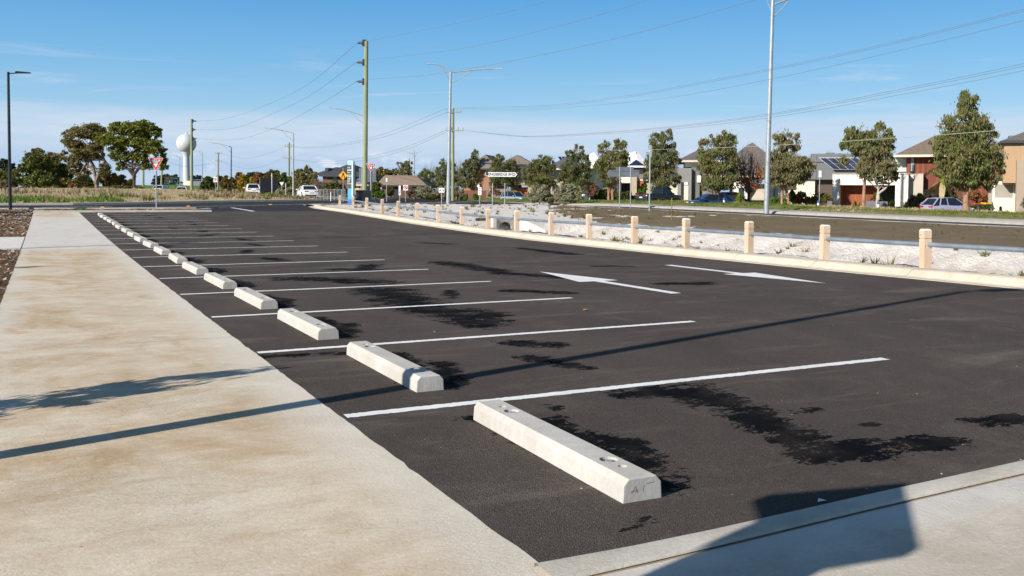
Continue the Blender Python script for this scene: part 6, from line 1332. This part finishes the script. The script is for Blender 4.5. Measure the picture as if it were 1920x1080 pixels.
BT = [(508, 330, 'rust', 14, 20, 'yellow-green tree directly above the message board'), (530, 335, 'mid', 14, 22, 'mid green tree right of the message board'), (545, 342, 'eucd', 12, 20, 'dark green tree behind the single-arm road lamp'), (522, 352, 'dark', 10, 12, 'dark low tree behind the pale give way sign back'), (518, 327, 'olive', 10, 14, 'olive tree top rising above the message board')]
for k, (x, y, lf_, rx, ry, lab) in enumerate(BT):
    tree('tree', lab, (x, 366), 145 + k * 4, [(x, y, rx * .8, ry * .6), (x - rx * .4, y + 10, rx * .8, ry * .6), (x + rx * .5, y + 12, rx * .7, ry * .6), (x, 352, rx, 10)], lf_, 2600, .34, [[(x, 367), (x, 350)]], BARKD, .15, .5, .15, 145 + k)
tree('eucalyptus_tree', 'olive tree with a pointed top behind the white sedan', (577, 370), 130, [(577, 318, 8, 11), (565, 335, 14, 14), (588, 335, 14, 14), (577, 345, 20, 16), (560, 350, 10, 14), (598, 350, 10, 12)], 'greyol', 6200, .3, [[(577, 371), (577, 350)]], BARK, .15, .4, .3, 151); tree('tree', 'broad olive tree between the lamp and the pointed olive tree', (562, 369), 138, [(560, 330, 12, 14), (554, 345, 12, 14), (568, 348, 12, 14)], 'olive', 3600, .34, [[(562, 370), (562, 350)]], BARK, .15, .4, .2, 152)
bush('dense dark green clipped shrub in front of the dark roofed house', (626, 371), 112, [(618, 353, 12, 12), (634, 352, 14, 12), (625, 358, 22, 9), (645, 358, 8, 9)], 'dark', 6000, .2, 153, .5)
bush('grey-green low bush beside the single-arm road lamp', (533, 370), 115, [(525, 361, 9, 7), (540, 360, 10, 8)], 'silver', 2600, .2, 154); bush('low yellow-green grass clump below the message board', (508, 370), 108, [(504, 366, 9, 4), (516, 368, 10, 3)], 'lime', 1200, .25, 155)
bush('blue-green spiky shrub right of the black cabinet', (712, 373), 96, [(709, 364, 7, 6), (718, 366, 5, 5)], 'bright', 1200, .2, 156); bush('dark shrub below the tan tiled roof', (731, 372), 104, [(731, 360, 8, 9)], 'dark', 1500, .2, 157)
bush('bare brownish shrub behind the no U-turn sign post', (770, 372), 108, [(768, 360, 7, 10), (776, 362, 5, 8)], 'brownweed', 1400, .2, 158)
# sapling known by its shadow, and one added for shade, left of the frame
b = Vector((-1.75, 7.28, prof(7.3) - .02)); r = thing('sapling', 'slender leafy sapling in the mulch just left of the footpath', 'tree', b)
mb, ce = crown_mesh([(0, .05, 1.5, .30, .30, .5), (.05, .1, 1.0, .36, .44, .4), (0, -.15, .6, .30, .42, .3)], 2200, .14, .22, .55, 161, 10, .36); tm = MB(); tm.tube([(0, 0, -.1), (0, 0, .5), (0, .02, 1.8)], [.022, .018, .006], 6); limbs(tm, (0, 0, .4), ce, .01, random.Random(3), .03, 10); tm.build('trunk', BARK, r, True); mb.build('crown', LF['euc'], r)
b = Vector((-1.55, 21.7, prof(21.7) - .02)); r = thing('sapling', 'short unseen sapling added to shade the footpath further along', 'tree', b)
mb, ce = crown_mesh([(0, 0, .7, .16, .18, .3)], 260, .12, .25, .5, 162, 6, .4); tm = MB(); tm.tube([(0, 0, -.1), (0, 0, .5), (0, .02, 1.35)], [.022, .018, .006], 6); limbs(tm, (0, 0, .4), ce, .01, random.Random(3), .03, 5); tm.build('trunk', BARK, r, True); mb.build('crown', LF['euc'], r)

# ------------------------------------------------------------------ ground cover
def tufts(name, label, pts, h, leaf, n, w_=.02, lean=.4, seed=1, cat='grass'):
    rng = random.Random(seed); mb = MB()
    for (x, y, z, k) in pts:
        for i in range(n):
            a = rng.uniform(0, 6.283); l = h * k * rng.uniform(.5, 1.2); q = rng.uniform(.0, 1) * h * k * .5; o_ = Vector((x + math.cos(a) * q, y + math.sin(a) * q, z - .02)); tip = o_ + Vector((math.cos(a) * l * lean * rng.random() + rng.gauss(0, .1) * l, math.sin(a) * l * lean * rng.random(), l)); sd = Vector((-math.sin(a), math.cos(a), 0)) * w_ * rng.uniform(.6, 1.3) * k
            mb.add([o_ - sd, o_ + sd, tip], [(0, 1, 2)])
    return tag(mb.build(name, LF[leaf]), label, cat, kind='stuff')
rng = random.Random(77)
def fieldpts(n, d0, d1, x0, x1, pw=1.):
    out = []
    for _ in range(n):
        x = rng.uniform(x0, x1); d = d0 + (d1 - d0) * rng.random() ** pw; y = fk(x) + d; out.append((x, y, field_z(x, y), rng.uniform(.6, 1.4)))
    return out
tufts('dry_grass', 'dry straw-coloured grass beyond the cross road', [p for p in fieldpts(4200, .8, 40, -30, 36, 1.3) if noise.noise(Vector((p[0] * .3, p[1] * .22, 6))) > -.05], .2, 'straw', 5, .05, .5, 1)
tufts('dead_weeds', 'brown dead weeds standing in the dry grass', [p for p in fieldpts(1100, 6, 30, -30, 34) if noise.noise(Vector((p[0] * .12, p[1] * .1, 3))) > .05], .55, 'brownweed', 6, .045, .5, 2)
tufts('green_weeds', 'bright green weeds along the far kerb at the left', [p for p in fieldpts(900, 1., 14, -14, 6) if noise.noise(Vector((p[0] * .2, p[1] * .3, 8))) > -.1], .40, 'bright', 6, .06, .7, 3)
tufts('green_weeds', 'small green weed clumps scattered in the dry grass', [p for p in fieldpts(500, 1., 20, 4, 30) if noise.noise(Vector((p[0] * .35, p[1] * .3, 2))) > .18], .45, 'mid', 7, .06, .7, 4)
sp = []
for _ in range(420):
    y = rng.uniform(9, 41); x = rng.uniform(21.6, 26) if rng.random() < .75 else rng.uniform(16.4, 18); sp.append((x, y, sand_z(x, y), rng.uniform(.5, 1.5)))
    if len(sp) > 120: break
for _ in range(230):
    y = rng.uniform(42, 80); x = rng.uniform(18 + (y - 42) * .1, 40); sp.append((x, y, sand_z(x, min(y, 77)), rng.uniform(.7, 1.7)))
tufts('weeds', 'small yellow-green weeds scattered over the pale sand', sp, .17, 'rust', 9, .02, 1.1, 5); tufts('weeds', 'green weed tufts on the pale ditch bank', [p for p in sp if rng.random() < .4], .2, 'mid', 10, .02, 1., 6)
sp = []
for _ in range(300):
    y = rng.uniform(18, 66); x = rng.uniform(lerp_tab(SL, y) + .6, 41); sp.append((x, y, prof(y) + .1, rng.uniform(.4, 1.1)))
tufts('weeds', 'faint green seedlings on the bare brown soil', sp, .14, 'mid', 6, .025, 1.2, 7)
def verge_z(x): return lerp_tab([(50.55, .16), (51.5, .27), (52.7, .36), (54, .44), (55.3, .47), (56.6, .45), (58, .36), (59.2, .08)], x)
verge_z0 = verge_z
sp = []; sp2 = []
for _ in range(5200):
    y = rng.uniform(28, 118); x = rng.uniform(50.8, 58.5); g = noise.noise(Vector((x * .2, y * .07, 1.))) + (y - 62) * .012
    (sp2 if g > 0 else sp).append((x, y, profr(y) + verge_z(x) - .02, rng.uniform(.5, 1.3)))
tufts('verge_grass', 'dry brownish grass on the raised verge', sp, .16, 'straw', 5, .035, 1., 8); tufts('verge_grass', 'green grass on the raised verge', sp2, .16, 'bright', 5, .035, 1., 9)
tufts('weeds', 'green tuft by the end of the footpath', [(2.0 + rng.uniform(-.5, .3), 62 + rng.uniform(-.3, .3), prof(62) + .05, 1.) for _ in range(14)], .28, 'bright', 8, .02, .8, 10)
mb = MB()
for _ in range(9000):
    y = rng.uniform(9, 61) if rng.random() < .8 else rng.uniform(61.5, 66.3); x = -.62 - rng.random() ** 1.3 * 7 if y < 61.4 else rng.uniform(-9, 9)
    if 28.3 < y < 35.4: continue
    s_ = rng.uniform(.02, .075); a = rng.uniform(0, 6.28); e = rng.gauss(0, .5); u = Vector((math.cos(a), math.sin(a), math.sin(e) * .6)) * s_; v = Vector((-math.sin(a), math.cos(a), rng.gauss(0, .4))) * s_ * .4; c_ = Vector((x, y, prof(y) + .012 + rng.random() * .03 + (.05 if y > 61.4 else 0)))
    mb.add([c_ - u - v, c_ + u - v, c_ + u + v, c_ - u + v], [(0, 1, 2, 3)])
chip = leafmat('bark_chip', (.20, .10, .05), (.34, .22, .14), (.46, .38, .30), .02)
tag(mb.build('bark_mulch', chip), 'loose reddish bark mulch chips in the garden beds', 'mulch', kind='stuff')
mb = MB()
for _ in range(520):
    y = rng.uniform(4, 76); x = kx(y) + .92 + abs(rng.gauss(0, .12)); s_ = rng.uniform(.02, .05); a = rng.uniform(0, 6.28); u = Vector((math.cos(a), math.sin(a), .2)) * s_; v = Vector((-math.sin(a), math.cos(a), .3)) * s_ * .5; c_ = Vector((x, y, prof(y) + .135))
    mb.add([c_ - u - v, c_ + u - v, c_ + u + v, c_ - u + v], [(0, 1, 2, 3)])
tag(mb.build('leaf_litter', LF['russet']), 'thin line of brown leaf litter behind the cream kerb', 'litter', kind='stuff')
